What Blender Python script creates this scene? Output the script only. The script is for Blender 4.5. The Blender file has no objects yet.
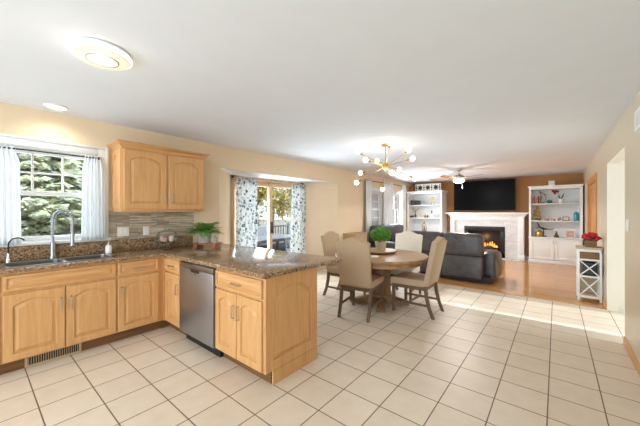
import bpy, bmesh, math, random
from mathutils import Vector, Matrix
random.seed(7)
C = bpy.context.scene.collection
S = bpy.context.scene
PI = math.pi

# ------------------------------------------------------------------ camera
EYE = 1.41
cam_d = bpy.data.cameras.new('camera')
cam = bpy.data.objects.new('camera', cam_d); C.objects.link(cam)
cam.location = (0, 0, EYE)
cam.rotation_euler = (math.radians(90), 0, math.radians(39.4))
cam_d.sensor_width = 36; cam_d.lens = 287.7/640*36
cam_d.shift_y = -1.0/640
cam_d.clip_start = 0.05; cam_d.clip_end = 300
S.camera = cam

# ------------------------------------------------------------------ world, sun, large lights, exposure
W = bpy.data.worlds.new('world'); S.world = W; W.use_nodes = True
bg = W.node_tree.nodes['Background']
bg.inputs[0].default_value = (0.82, 0.92, 1.0, 1); bg.inputs[1].default_value = 1.6

def light(name, kind, loc, energy, color=(1,1,1), rot=None, size=None, size_y=None, target=None, spread=None):
    d = bpy.data.lights.new(name, kind); o = bpy.data.objects.new(name, d); C.objects.link(o)
    o.location = loc; d.energy = energy; d.color = color
    if rot: o.rotation_euler = rot
    if target is not None:
        o.rotation_euler = (Vector(target)-Vector(loc)).to_track_quat('-Z', 'Y').to_euler()
    if kind == 'AREA':
        d.shape = 'RECTANGLE'; d.size = size; d.size_y = size_y or size
        if spread: d.spread = spread
    elif kind in ('POINT', 'SPOT') and size is not None:
        d.shadow_soft_size = size
    return o

sun = light('sun', 'SUN', (20, 5.5, 10), 8.5, (0.82, 0.92, 1.0))
sun.rotation_euler = Vector((-1, -0.03, -0.41)).to_track_quat('-Z', 'Y').to_euler()
sun.data.angle = math.radians(0.5)
# added fills behind the camera and by the living-room drapes; daylight at the others
DAY = (0.71, 0.87, 1.0)
light('fill_rear', 'AREA', (-1.8, -2.85, 1.35), 90, DAY, target=(-1.8, 5, 1.45), size=4.2, size_y=2.2)  # broad fill added behind the camera to brighten the room
light('fill_side', 'AREA', (0.5, -1.2, 1.4), 22, DAY, target=(-3, 1.0, 1.2), size=1.6, size_y=1.4)  # fill added from the right for the peninsula end, no window there
light('daylight_kitchen_window', 'AREA', (-4.36, 0.55, 1.6), 7, DAY, target=(0, 0.9, 1.1), size=0.8, size_y=0.9)
light('daylight_patio_door', 'AREA', (-5.7, 4.17, 0.95), 190, DAY, target=(0, 4.3, 1.0), size=1.9, size_y=1.9)
light('daylight_hall', 'AREA', (3.35, 5.1, 1.2), 44, (0.66, 0.84, 1.0), target=(-2, 5.4, 0.6), size=1.1, size_y=2.0)
light('fill_living', 'AREA', (-3.9, 8.35, 1.5), 50, (0.88, 0.95, 1.0), target=(0, 9.2, 1.5), size=2.4, size_y=1.2)  # fill added on the room side of the drapes to brighten the living room

S.view_settings.view_transform = 'Standard'; S.view_settings.look = 'None'
S.view_settings.gamma = 1.0; S.view_settings.use_curve_mapping = False
S.view_settings.exposure = 0.46

# ------------------------------------------------------------------ materials
def lin(r, g, b):
    f = lambda c: (c/255/12.92 if c/255 <= 0.04045 else ((c/255+0.055)/1.055)**2.4)
    return (f(r), f(g), f(b), 1)

class NT:
    def __init__(s, name):
        s.m = bpy.data.materials.new(name); s.m.use_nodes = True
        s.n = s.m.node_tree.nodes; s.l = s.m.node_tree.links
        s.b = s.n['Principled BSDF']
    def node(s, t, **kw):
        x = s.n.new(t)
        for k, v in kw.items():
            if hasattr(x, k): setattr(x, k, v)
        return x
    def link(s, a, b): s.l.new(a, b)
    def coords(s, scale=(1,1,1), loc=(0,0,0), rot=(0,0,0), kind='Object'):
        tc = s.node('ShaderNodeTexCoord'); mp = s.node('ShaderNodeMapping')
        mp.inputs['Scale'].default_value = scale; mp.inputs['Location'].default_value = loc; mp.inputs['Rotation'].default_value = rot
        s.link(tc.outputs[kind], mp.inputs[0]); return mp.outputs[0]
    def noise(s, vec, scale, detail=4, rough=0.55, dist=0):
        x = s.node('ShaderNodeTexNoise'); x.inputs['Scale'].default_value = scale; x.inputs['Detail'].default_value = detail
        x.inputs['Roughness'].default_value = rough; x.inputs['Distortion'].default_value = dist
        if vec is not None: s.link(vec, x.inputs['Vector'])
        return x.outputs[0]
    def ramp(s, fac, stops, interp='LINEAR'):
        x = s.node('ShaderNodeValToRGB'); r = x.color_ramp; r.interpolation = interp
        while len(r.elements) < len(stops): r.elements.new(0.5)
        for e, (p, c) in zip(r.elements, stops): e.position = p; e.color = c
        s.link(fac, x.inputs[0]); return x.outputs[0]
    def bump(s, h, strength=0.2, dist=0.01):
        x = s.node('ShaderNodeBump'); x.inputs['Strength'].default_value = strength; x.inputs['Distance'].default_value = dist
        s.link(h, x.inputs['Height']); s.link(x.outputs[0], s.b.inputs['Normal'])
    def mix(s, fac, a, b):
        x = s.node('ShaderNodeMix', data_type='RGBA')
        if isinstance(fac, float): x.inputs[0].default_value = fac
        else: s.link(fac, x.inputs[0])
        for i, v in ((6, a), (7, b)):
            if isinstance(v, tuple): x.inputs[i].default_value = v
            else: s.link(v, x.inputs[i])
        return x.outputs[2]
    def set(s, color=None, rough=None, metal=None, spec=None, coat=None):
        if color is not None:
            if isinstance(color, tuple): s.b.inputs['Base Color'].default_value = color
            else: s.link(color, s.b.inputs['Base Color'])
        if rough is not None: s.b.inputs['Roughness'].default_value = rough
        if metal is not None: s.b.inputs['Metallic'].default_value = metal
        if spec is not None: s.b.inputs['Specular IOR Level'].default_value = spec
        if coat is not None: s.b.inputs['Coat Weight'].default_value = coat; s.b.inputs['Coat Roughness'].default_value = 0.08
        return s.m

def plain(name, rgb, rough=0.5, metal=0, var=0.06, scale=12, spec=0.5, bump=0):
    t = NT(name); v = t.coords()
    n = t.noise(v, scale)
    c = lin(*rgb); d = tuple(x*(1-var) for x in c[:3])+(1,); e = tuple(min(1, x*(1+var)) for x in c[:3])+(1,)
    t.set(t.ramp(n, [(0.3, d), (0.7, e)]), rough, metal, spec)
    if bump: t.bump(n, bump, 0.004)
    return t.m

def wood(name, rgb, dark, axis='z', rough=0.35, scale=6.0, coat=0.0):
    t = NT(name); k = 14.0
    sc = {'x': (1, k, k), 'y': (k, 1, k), 'z': (k, k, 1)}[axis]
    v = t.coords(sc)
    n = t.noise(v, scale*0.5, 6, 0.6, 0.6); n2 = t.noise(v, scale*3, 3, 0.5)
    c = t.ramp(n, [(0.25, lin(*dark)), (0.6, lin(*rgb)), (0.85, tuple(min(1, x*1.08) for x in lin(*rgb)[:3])+(1,))])
    c2 = t.mix(0.12, c, t.ramp(n2, [(0.4, lin(*dark)), (0.6, lin(*rgb))]))
    t.set(c2, rough, coat=coat); return t.m

def emit(name, rgb, strength):
    t = NT(name); t.b.inputs['Base Color'].default_value = lin(*rgb)
    t.b.inputs['Emission Color'].default_value = lin(*rgb); t.b.inputs['Emission Strength'].default_value = strength
    return t.m

def glass_mat(name, tint=(1,1,1,1), refl=0.12):
    t = NT(name); tr = t.node('ShaderNodeBsdfTransparent'); gl = t.node('ShaderNodeBsdfGlossy'); mx = t.node('ShaderNodeMixShader')
    tr.inputs[0].default_value = tint; gl.inputs['Roughness'].default_value = 0.02
    lw = t.node('ShaderNodeLayerWeight'); lw.inputs[0].default_value = 0.25
    mm = t.node('ShaderNodeMath', operation='MULTIPLY'); mm.inputs[1].default_value = refl*3
    t.link(lw.outputs['Fresnel'], mm.inputs[0]); t.link(mm.outputs[0], mx.inputs[0])
    t.link(tr.outputs[0], mx.inputs[1]); t.link(gl.outputs[0], mx.inputs[2])
    t.link(mx.outputs[0], t.n['Material Output'].inputs[0]); return t.m

def sheer(name, rgb, transp=0.25, transl=0.45, pattern=None):
    t = NT(name); df = t.node('ShaderNodeBsdfDiffuse'); tl = t.node('ShaderNodeBsdfTranslucent'); tr = t.node('ShaderNodeBsdfTransparent')
    m1 = t.node('ShaderNodeMixShader'); m2 = t.node('ShaderNodeMixShader')
    m1.inputs[0].default_value = transl; m2.inputs[0].default_value = transp
    if pattern:
        c = pattern(t); t.link(c, df.inputs[0]); t.link(c, tl.inputs[0])
    else:
        v = t.coords(); c = t.ramp(t.noise(v, 60), [(0.2, tuple(x*0.96 for x in lin(*rgb)[:3])+(1,)), (0.8, lin(*rgb))])
        t.link(c, df.inputs[0]); t.link(c, tl.inputs[0])
    t.link(df.outputs[0], m1.inputs[1]); t.link(tl.outputs[0], m1.inputs[2])
    t.link(m1.outputs[0], m2.inputs[1]); t.link(tr.outputs[0], m2.inputs[2])
    t.link(m2.outputs[0], t.n['Material Output'].inputs[0]); return t.m

M = {}
M['wall'] = plain('wall_paint_tan', (232, 209, 177), 0.75, var=0.015, scale=4, spec=0.2)
M['wall_right'] = plain('wall_paint_right', (208, 194, 167), 0.33, var=0.015, scale=4, spec=0.5)
M['wall_brown'] = plain('wall_paint_brown', (180, 130, 84), 0.7, var=0.03, scale=4, spec=0.2)
M['cream'] = plain('hall_paint_cream', (232, 222, 206), 0.7, var=0.01, scale=4, spec=0.2)
M['ceiling'] = plain('ceiling_paint', (230, 233, 238), 0.85, var=0.012, scale=5, spec=0.1)
M['white'] = plain('white_paint', (240, 240, 238), 0.4, var=0.01, scale=6)
M['white_trim'] = plain('white_trim_paint', (228, 226, 222), 0.4, var=0.01, scale=6)
M['maple'] = wood('maple', (216, 165, 109), (198, 143, 87), 'z', 0.36, 5)
M['maple_x'] = wood('maple_horizontal', (216, 165, 109), (198, 143, 87), 'x', 0.36, 5)
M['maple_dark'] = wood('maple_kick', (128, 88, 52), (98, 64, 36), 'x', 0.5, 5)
M['oak'] = wood('oak_trim', (218, 168, 108), (188, 132, 74), 'z', 0.4, 5)
M['oak_door'] = wood('oak_door', (214, 156, 92), (184, 122, 62), 'z', 0.4, 5)
M['doorwood'] = wood('patio_door_wood', (216, 180, 142), (192, 152, 112), 'z', 0.45, 5)
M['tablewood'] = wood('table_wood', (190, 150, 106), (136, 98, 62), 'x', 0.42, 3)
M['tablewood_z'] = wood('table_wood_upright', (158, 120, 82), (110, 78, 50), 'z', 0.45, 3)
M['legwood'] = wood('chair_leg_wood', (124, 98, 74), (86, 66, 50), 'z', 0.45, 5)
M['riserwood'] = wood('riser_wood', (172, 96, 54), (130, 66, 36), 'x', 0.4, 5)
M['linen'] = plain('linen', (198, 172, 144), 0.9, var=0.08, scale=160, spec=0.1, bump=0.3)
M['linen_lit'] = plain('linen_lit', (226, 216, 198), 0.9, var=0.06, scale=160, spec=0.1, bump=0.3)  # paler copy of the linen, window light put into the colour
M['leather'] = plain('leather', (76, 71, 71), 0.33, var=0.30, scale=9, spec=0.5, bump=0.25)
M['leather_dark'] = plain('leather_dark', (68, 64, 70), 0.42, var=0.30, scale=9, spec=0.5, bump=0.25)
M['steel'] = plain('brushed_steel', (160, 161, 162), 0.28, 1.0, var=0.04, scale=20)
M['steel_dark'] = plain('steel_front', (172, 178, 186), 0.36, 1.0, var=0.05, scale=3)
M['nickel'] = plain('nickel', (186, 182, 174), 0.3, 1.0, var=0.03)
M['chrome'] = plain('chrome', (200, 202, 205), 0.15, 1.0, var=0.02)
M['brass'] = plain('brass', (204, 158, 84), 0.28, 1.0, var=0.04)
M['gold'] = plain('gold', (186, 150, 72), 0.35, 0.8, var=0.15, scale=60)
M['bronze'] = plain('bronze', (110, 84, 52), 0.4, 0.7, var=0.15, scale=60)
M['black'] = plain('black', (22, 22, 24), 0.45, var=0.1)
M['black_gloss'] = plain('black_gloss', (5, 5, 6), 0.3, var=0.1, spec=0.06)
M['dark_gray'] = plain('dark_gray', (62, 64, 68), 0.5, var=0.1)
M['iron'] = plain('dark_iron', (46, 42, 40), 0.45, 0.6, var=0.1)
M['teal'] = plain('teal_glaze', (44, 128, 148), 0.25, var=0.15)
M['pink'] = plain('dusty_pink', (176, 116, 112), 0.6, var=0.15)
M['rose'] = plain('pale_rose', (204, 164, 152), 0.6, var=0.1)
M['red'] = plain('red_petals', (200, 20, 44), 0.6, var=0.25, scale=60)
M['burgundy'] = plain('burgundy_petals', (120, 22, 48), 0.6, var=0.25, scale=60)
M['pot'] = plain('pot_cement', (178, 168, 156), 0.8, var=0.10, scale=40)
M['pot_beige'] = plain('pot_beige', (196, 178, 150), 0.8, var=0.10, scale=40)
M['woodbox'] = wood('planter_wood', (140, 104, 62), (96, 66, 36), 'x', 0.6, 6)
M['leaf'] = plain('fern_leaf', (92, 140, 52), 0.5, var=0.4, scale=30)
M['leaf_light'] = plain('topiary_leaf', (92, 150, 46), 0.5, var=0.55, scale=45)
M['leaf_dark'] = plain('dark_leaf', (46, 76, 40), 0.5, var=0.3, scale=30)
M['paper'] = plain('paper', (226, 214, 196), 0.8, var=0.05)
M['ceramic'] = plain('white_ceramic', (240, 238, 234), 0.25, var=0.01)
M['plate'] = plain('switch_plate', (238, 232, 220), 0.4, var=0.01)
M['grille_gold'] = plain('vent_tan', (196, 168, 128), 0.5, var=0.03)
M['glass'] = glass_mat('window_glass')
M['clear'] = glass_mat('clear_glass', (0.96, 0.98, 0.975, 1), 0.22)
M['sheer'] = sheer('white_sheer', (244, 245, 246), 0.18, 0.4)
M['drape'] = sheer('white_drape', (246, 247, 248), 0.0, 0.12)
M['sun_dim'] = sheer('sun_dimming_sheet', (246, 246, 244), 0.62, 0.6)
M['bulb'] = emit('bulb_glow', (255, 240, 214), 4.5)
M['lamp_white'] = emit('lamp_diffuser', (232, 212, 186), 0.22)
M['lamp_side'] = emit('lamp_side', (255, 240, 220), 1.6)
M['lamp_face'] = emit('lamp_face', (236, 218, 194), 0.24)
M['can_glow'] = emit('downlight_glow', (255, 246, 230), 2.0)
M['fan_glow'] = emit('fan_bowl_glow', (255, 232, 190), 2.2)
M['flame'] = emit('flame_glow', (255, 140, 52), 1.7)
M['deckwood'] = wood('deck_boards', (128, 122, 118), (100, 95, 92), 'y', 0.8, 3)
M['bark'] = plain('bark', (92, 74, 58), 0.9, var=0.3, scale=20, bump=0.5)
def foliage(name, a, b, scale):
    return sheer(name, a, 0.0, 0.4, lambda t: t.ramp(t.noise(t.coords(), scale), [(0.35, lin(*a)), (0.65, lin(*b))]))
M['spruce'] = foliage('spruce_needles', (158, 168, 150), (212, 212, 180), 5)
M['autumn'] = foliage('autumn_leaves', (134, 126, 66), (178, 160, 92), 4)
M['greenleaf'] = foliage('distant_leaves', (112, 120, 84), (150, 152, 110), 3)
M['ground'] = plain('pale_ground', (116, 112, 98), 0.95, var=0.15, scale=0.6)
M['patio_gray'] = plain('patio_gray', (140, 148, 158), 0.7, var=0.1)
M['blinds'] = plain('window_blind', (150, 152, 156), 0.7, var=0.05, scale=30)
M['cushion_gray'] = plain('seat_pad_gray', (170, 176, 184), 0.8, var=0.06)
M['brownbox'] = wood('brown_chest', (196, 164, 120), (160, 124, 84), 'x', 0.5, 4)

def tile_mat():
    t = NT('floor_tile'); T = 0.3145
    v = t.coords((1,1,1), (0.048+20*T, -2.832+20*T, 0))
    b = t.node('ShaderNodeTexBrick'); b.offset = 0.0; b.squash = 1.0
    b.inputs['Scale'].default_value = 1.0; b.inputs['Mortar Size'].default_value = 0.0042; b.inputs['Mortar Smooth'].default_value = 0.2
    b.inputs['Brick Width'].default_value = T; b.inputs['Row Height'].default_value = T
    b.inputs['Color1'].default_value = lin(234, 214, 190); b.inputs['Color2'].default_value = lin(225, 204, 179); b.inputs['Mortar'].default_value = lin(112, 82, 60)
    t.link(v, b.inputs['Vector'])
    n = t.noise(t.coords(), 7, 5, 0.6)
    c = t.mix(0.25, b.outputs['Color'], t.ramp(n, [(0.3, lin(196, 178, 158)), (0.7, lin(228, 218, 204))]))
    c2 = t.mix(b.outputs['Fac'], c, lin(112, 82, 60))
    t.set(c2, 0.4, spec=0.4)
    inv = t.node('ShaderNodeMath', operation='SUBTRACT'); inv.inputs[0].default_value = 1.0
    t.link(b.outputs['Fac'], inv.inputs[1]); t.bump(inv.outputs[0], 0.35, 0.003)
    return t.m
M['tile'] = tile_mat()

def plank_mat():
    t = NT('wood_floor'); v = t.coords()
    b = t.node('ShaderNodeTexBrick'); b.offset = 0.37; b.inputs['Scale'].default_value = 1
    b.inputs['Mortar Size'].default_value = 0.0012; b.inputs['Brick Width'].default_value = 1.1; b.inputs['Row Height'].default_value = 0.07
    b.inputs['Color1'].default_value = lin(216, 163, 102); b.inputs['Color2'].default_value = lin(202, 145, 86); b.inputs['Mortar'].default_value = lin(140, 92, 50)
    t.link(v, b.inputs['Vector'])
    n = t.noise(t.coords((1.5, 16, 1)), 5, 5, 0.6, 0.4)
    c = t.mix(0.3, b.outputs['Color'], t.ramp(n, [(0.3, lin(172, 112, 58)), (0.7, lin(216, 164, 106))]))
    t.set(c, 0.13, spec=0.5); return t.m
M['plank'] = plank_mat()

def granite_mat():
    t = NT('granite'); v = t.coords()
    n = t.noise(v, 55, 6, 0.7); n2 = t.noise(v, 22, 4, 0.6)
    vo = t.node('ShaderNodeTexVoronoi'); vo.inputs['Scale'].default_value = 75; t.link(v, vo.inputs['Vector'])
    a = t.ramp(n, [(0.34, lin(42, 30, 24)), (0.44, lin(116, 84, 56)), (0.56, lin(170, 134, 98)), (0.70, lin(212, 188, 156))])
    bb = t.ramp(vo.outputs['Color'], [(0.2, lin(62, 44, 34)), (0.5, lin(146, 112, 80)), (0.85, lin(190, 162, 130))])
    c = t.mix(t.ramp(n2, [(0.4, (0,0,0,1)), (0.6, (1,1,1,1))]), a, bb)
    t.set(c, 0.12, spec=0.55); return t.m
M['granite'] = granite_mat()

def mosaic_mat():
    t = NT('mosaic_tile'); v = t.coords((0, 1, 1)); sx = t.node('ShaderNodeSeparateXYZ'); cx = t.node('ShaderNodeCombineXYZ')
    t.link(v, sx.inputs[0]); t.link(sx.outputs[1], cx.inputs[0]); t.link(sx.outputs[2], cx.inputs[1])
    b = t.node('ShaderNodeTexBrick'); b.offset = 0.43; b.inputs['Scale'].default_value = 1; b.inputs['Bias'].default_value = -0.1
    b.inputs['Mortar Size'].default_value = 0.0012; b.inputs['Brick Width'].default_value = 0.16; b.inputs['Row Height'].default_value = 0.017
    b.inputs['Color1'].default_value = lin(220, 206, 180); b.inputs['Color2'].default_value = lin(104, 84, 64); b.inputs['Mortar'].default_value = lin(150, 140, 126)
    t.link(cx.outputs[0], b.inputs['Vector'])
    n = t.noise(t.coords((1, 2.5, 40)), 3, 3)
    c = t.mix(0.4, b.outputs['Color'], t.ramp(n, [(0.38, lin(116, 112, 106)), (0.52, lin(186, 160, 124)), (0.62, lin(214, 208, 194))]))
    t.set(c, 0.25); return t.m
M['mosaic'] = mosaic_mat()

def marble_tile():
    t = NT('marble_tile'); v = t.coords(); sx = t.node('ShaderNodeSeparateXYZ'); cx = t.node('ShaderNodeCombineXYZ')
    t.link(v, sx.inputs[0]); t.link(sx.outputs[0], cx.inputs[0]); t.link(sx.outputs[2], cx.inputs[1])
    b = t.node('ShaderNodeTexBrick'); b.inputs['Scale'].default_value = 1
    b.inputs['Mortar Size'].default_value = 0.003; b.inputs['Brick Width'].default_value = 0.17; b.inputs['Row Height'].default_value = 0.055
    b.inputs['Color1'].default_value = lin(236, 236, 236); b.inputs['Color2'].default_value = lin(214, 216, 220); b.inputs['Mortar'].default_value = lin(200, 200, 202)
    t.link(cx.outputs[0], b.inputs['Vector'])
    c = t.mix(0.25, b.outputs['Color'], t.ramp(t.noise(v, 9, 6, 0.7, 1.2), [(0.35, lin(188, 190, 196)), (0.6, lin(240, 240, 240))]))
    t.set(c, 0.25); return t.m
M['marble'] = marble_tile()

def floral(t):
    v = t.coords()
    a = t.node('ShaderNodeTexVoronoi'); a.inputs['Scale'].default_value = 16; t.link(v, a.inputs['Vector'])
    w = t.noise(v, 40, 3)
    base = lin(242, 242, 240)
    spot = t.ramp(a.outputs['Distance'], [(0.0, (1,1,1,1)), (0.42, (1,1,1,1)), (0.50, (0,0,0,1))])
    colr = t.ramp(a.outputs['Color'], [(0.0, lin(40, 54, 84)), (0.3, lin(92, 120, 154)), (0.48, lin(176, 192, 206)), (0.62, lin(84, 116, 108)), (0.8, lin(230, 232, 232))], 'CONSTANT')
    brk = t.ramp(w, [(0.42, (0,0,0,1)), (0.52, (1,1,1,1))])
    mm = t.node('ShaderNodeMath', operation='MULTIPLY'); t.link(spot, mm.inputs[0]); t.link(brk, mm.inputs[1])
    return t.mix(mm.outputs[0], base, colr)
M['floral'] = sheer('floral_fabric', (240,240,240), 0.0, 0.22, floral)

# ------------------------------------------------------------------ mesh helpers
class MB:
    def __init__(s): s.bm = bmesh.new(); s.X = Matrix.Identity(4)
    def V(s, p): return s.bm.verts.new(s.X @ Vector(p))
    def F(s, vs):
        try: return s.bm.faces.new(vs)
        except ValueError: return None
    def box(s, x0, x1, y0, y1, z0, z1, bev=0.0, seg=2):
        if x0 > x1: x0, x1 = x1, x0
        if y0 > y1: y0, y1 = y1, y0
        if z0 > z1: z0, z1 = z1, z0
        v = [s.V(p) for p in ((x0,y0,z0),(x1,y0,z0),(x1,y1,z0),(x0,y1,z0),(x0,y0,z1),(x1,y0,z1),(x1,y1,z1),(x0,y1,z1))]
        fs = [s.F([v[i] for i in q]) for q in ((3,2,1,0),(4,5,6,7),(0,1,5,4),(1,2,6,5),(2,3,7,6),(3,0,4,7))]
        if bev > 0:
            es = list({e for f in fs for e in f.edges})
            bmesh.ops.bevel(s.bm, geom=es, offset=bev, segments=seg, affect='EDGES', profile=0.5)
        return s
    def rings(s, loops, cap0=True, cap1=True):
        L = [[s.V(p) for p in lp] for lp in loops]; n = len(L[0])
        for a, b in zip(L, L[1:]):
            for i in range(n): s.F([a[i], a[(i+1)%n], b[(i+1)%n], b[i]])
        if cap0: s.F(L[0][::-1])
        if cap1: s.F(L[-1])
        return s
    def lathe(s, prof, cx=0, cy=0, cz=0, n=20, cap0=True, cap1=True):
        return s.rings([[(cx+r*math.cos(2*PI*i/n), cy+r*math.sin(2*PI*i/n), cz+z) for i in range(n)] for r, z in prof], cap0, cap1)
    def tube(s, pts, r, n=8):
        pts = [Vector(p) for p in pts]; loops = []
        rr = r if isinstance(r, (list, tuple)) else [r]*len(pts)
        prev = None
        for i, p in enumerate(pts):
            d = (pts[min(i+1, len(pts)-1)]-pts[max(i-1, 0)]).normalized()
            if prev is None:
                up = Vector((0,0,1)) if abs(d.z) < 0.9 else Vector((1,0,0))
                a = d.cross(up).normalized()
            else:
                a = (prev - d*prev.dot(d)).normalized()
            prev = a; b = d.cross(a)
            loops.append([tuple(p + (a*math.cos(2*PI*k/n)+b*math.sin(2*PI*k/n))*rr[i]) for k in range(n)])
        return s.rings(loops)
    def bar(s, a, b, w, h=None):
        a = Vector(a); b = Vector(b); h = h or w; d = (b-a).normalized()
        up = Vector((0,0,1)) if abs(d.z) < 0.95 else Vector((0,1,0))
        u = d.cross(up).normalized(); v = u.cross(d)
        return s.rings([[tuple(p+u*sx*w/2+v*sy*h/2) for sx, sy in ((-1,-1),(1,-1),(1,1),(-1,1))] for p in (a, b)])
    def ball(s, c, r, n=12, m=8, sq=(1,1,1)):
        loops = []
        for j in range(1, m):
            th = PI*j/m
            loops.append([(c[0]+sq[0]*r*math.sin(th)*math.cos(2*PI*i/n), c[1]+sq[1]*r*math.sin(th)*math.sin(2*PI*i/n), c[2]-sq[2]*r*math.cos(th)) for i in range(n)])
        L = [[s.V(p) for p in lp] for lp in loops]
        for a, b in zip(L, L[1:]):
            for i in range(n): s.F([a[i], a[(i+1)%n], b[(i+1)%n], b[i]])
        p0 = s.V((c[0], c[1], c[2]-sq[2]*r)); p1 = s.V((c[0], c[1], c[2]+sq[2]*r))
        for i in range(n): s.F([p0, L[0][(i+1)%n], L[0][i]]); s.F([p1, L[-1][i], L[-1][(i+1)%n]])
        return s
    def prism(s, poly, a0, a1, plane='xy', bev=0.0):
        f = {'xy': lambda u, v, a: (u, v, a), 'xz': lambda u, v, a: (u, a, v), 'yz': lambda u, v, a: (a, u, v)}[plane]
        A = [s.V(f(u, v, a0)) for u, v in poly]; B = [s.V(f(u, v, a1)) for u, v in poly]; n = len(poly)
        fs = [s.F(A[::-1]), s.F(B)]
        for i in range(n): fs.append(s.F([A[i], A[(i+1)%n], B[(i+1)%n], B[i]]))
        if bev > 0:
            es = list({e for q in fs[:2] for e in q.edges})
            bmesh.ops.bevel(s.bm, geom=es, offset=bev, segments=2, affect='EDGES', profile=0.5)
        return s
    def holed(s, outer, holes, z0, z1, bev=0.0):
        es = []
        for lp in [outer]+holes:
            vs = [s.V((x, y, z1)) for x, y in lp]
            es += [s.bm.edges.new((vs[i], vs[(i+1)%len(vs)])) for i in range(len(vs))]
        r = bmesh.ops.triangle_fill(s.bm, use_beauty=True, use_dissolve=False, edges=es)
        fs = [g for g in r['geom'] if isinstance(g, bmesh.types.BMFace)]
        top_es = list(es)
        ex = bmesh.ops.extrude_face_region(s.bm, geom=fs)
        nv = [g for g in ex['geom'] if isinstance(g, bmesh.types.BMVert)]
        for v in nv: v.co.z += (z0-z1)
        if bev: bmesh.ops.bevel(s.bm, geom=[e for e in top_es if e.is_valid], offset=bev, segments=3, affect='EDGES', profile=0.5)
        return s
    def sheet(s, fn, nu, nv):
        g = [[s.V(fn(i/nu, j/nv)) for j in range(nv+1)] for i in range(nu+1)]
        for i in range(nu):
            for j in range(nv): s.F([g[i][j], g[i+1][j], g[i+1][j+1], g[i][j+1]])
        return s
    def build(s, name, mat, parent=None, smooth=True, recalc=True, angle=35):
        if recalc: bmesh.ops.recalc_face_normals(s.bm, faces=s.bm.faces[:])
        me = bpy.data.meshes.new(name); s.bm.to_mesh(me); s.bm.free()
        me.materials.append(M[mat] if isinstance(mat, str) else mat)
        if smooth and len(me.polygons):
            me.polygons.foreach_set('use_smooth', [True]*len(me.polygons)); me.set_sharp_from_angle(angle=math.radians(angle))
        o = bpy.data.objects.new(name, me); C.objects.link(o)
        if parent: o.parent = parent
        return o

def tag(o, label=None, cat=None, group=None, kind=None):
    if label: o['label'] = label
    if cat: o['category'] = cat
    if group: o['group'] = group
    if kind: o['kind'] = kind
    return o
def thing(name, label, cat, loc=(0,0,0), rz=0, group=None):
    o = bpy.data.objects.new(name, None); C.objects.link(o); o.empty_display_size = 0.1
    o.location = loc; o.rotation_euler = (0, 0, rz); return tag(o, label, cat, group)
def one(name, mb, mat, label, cat, loc=(0,0,0), rz=0, group=None):
    o = mb.build(name, mat); o.location = loc; o.rotation_euler = (0, 0, rz); return tag(o, label, cat, group)
def struct(name, mb, mat, parent=None, smooth=True):
    o = mb.build(name, mat, parent, smooth)
    o['kind'] = 'structure'; return o
def struct_empty(name, loc=(0,0,0), rz=0):
    o = bpy.data.objects.new(name, None); C.objects.link(o); o.location = loc; o.rotation_euler = (0,0,rz); o['kind'] = 'structure'; return o
def copy_tree(o, parent=None):
    c = o.copy(); C.objects.link(c)
    if parent: c.parent = parent
    for ch in list(o.children): copy_tree(ch, c)
    return c

# ------------------------------------------------------------------ room shell
XL, XR, YB, YF, ZC = -4.17, 0.565, -3.0, 10.6, 2.48
TH = 0.12
DX = -4.79           # plane of the patio door
BY0, BY1 = 2.53, 5.76
DY0, DY1 = 3.15, 5.17
SOF = 2.12
HY0, HY1, HX = 4.40, 5.83, 3.6     # hall beyond the right opening
YT = 5.88

m = MB()
m.prism([(XL, YB), (XR, YB), (XR, YT), (XL, YT)], -0.1, 0.0)
m.prism([(XL, BY0), (XL, BY1), (DX-0.1, DY1+0.05), (DX-0.1, DY0-0.05)], -0.1, 0.0)
m.prism([(XR, HY0-0.6), (HX, HY0-0.6), (HX, HY1), (XR, HY1)], -0.1, 0.0)
struct('floor', m, 'tile', smooth=False)
m = MB(); m.box(XL, XR, YT, YF, -0.1, 0.0); struct('floor_living', m, 'plank', smooth=False)
m = MB(); m.box(XL, XR, YT-0.03, YT+0.03, 0.0, 0.006, 0.002); struct('trim_1', m, 'oak')

m = MB(); m.box(XL-TH, XR+TH, YB-TH, YF+TH, ZC, ZC+0.12); m.box(XR+TH, HX, HY0-0.7, HY1+TH, ZC, ZC+0.12)
struct('ceiling', m, 'ceiling', smooth=False)

# left wall with kitchen window, bay opening, two living-room windows
W1 = (0.12, 0.955, 1.10, 2.075)
W2 = (7.30, 8.02, 0.95, 2.02); W3 = (8.68, 9.36, 0.95, 2.02)
def wall_y(m, x0, x1, ys, openings):
    """wall along Y between ys with openings (y0,y1,z0,z1)"""
    y = ys[0]
    for (a, b, z0, z1) in sorted(openings):
        m.box(x0, x1, y, a, 0, ZC)
        if z0 > 0: m.box(x0, x1, a, b, 0, z0)
        if z1 < ZC: m.box(x0, x1, a, b, z1, ZC)
        y = b
    m.box(x0, x1, y, ys[1], 0, ZC); return m
struct('wall_left', wall_y(MB(), XL-TH, XL, (YB, YF), [W1, (BY0, BY1, 0, SOF), W2, W3]), 'wall', smooth=False)
DOORF = (7.22, 8.85, 0, 2.03)
struct('wall_right', wall_y(MB(), XR, XR+TH, (YB, YF), [(4.43, HY1, 0, 2.11), DOORF]), 'wall_right', smooth=False)
m = MB(); m.box(XL-TH, XR+TH, YF, YF+TH, 0, ZC); struct('wall_far', m, 'wall_brown', smooth=False)
m = MB()                                            # unseen rear wall, wide opening added to let fill light in
m.box(XL-TH, XR+TH, YB-TH, YB, 0, 0.2); m.box(XL-TH, XR+TH, YB-TH, YB, 2.35, ZC)
m.box(XL-TH, -3.9, YB-TH, YB, 0.2, 2.35); m.box(0.3, XR+TH, YB-TH, YB, 0.2, 2.35)
struct('wall_rear', m, 'wall', smooth=False)
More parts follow.
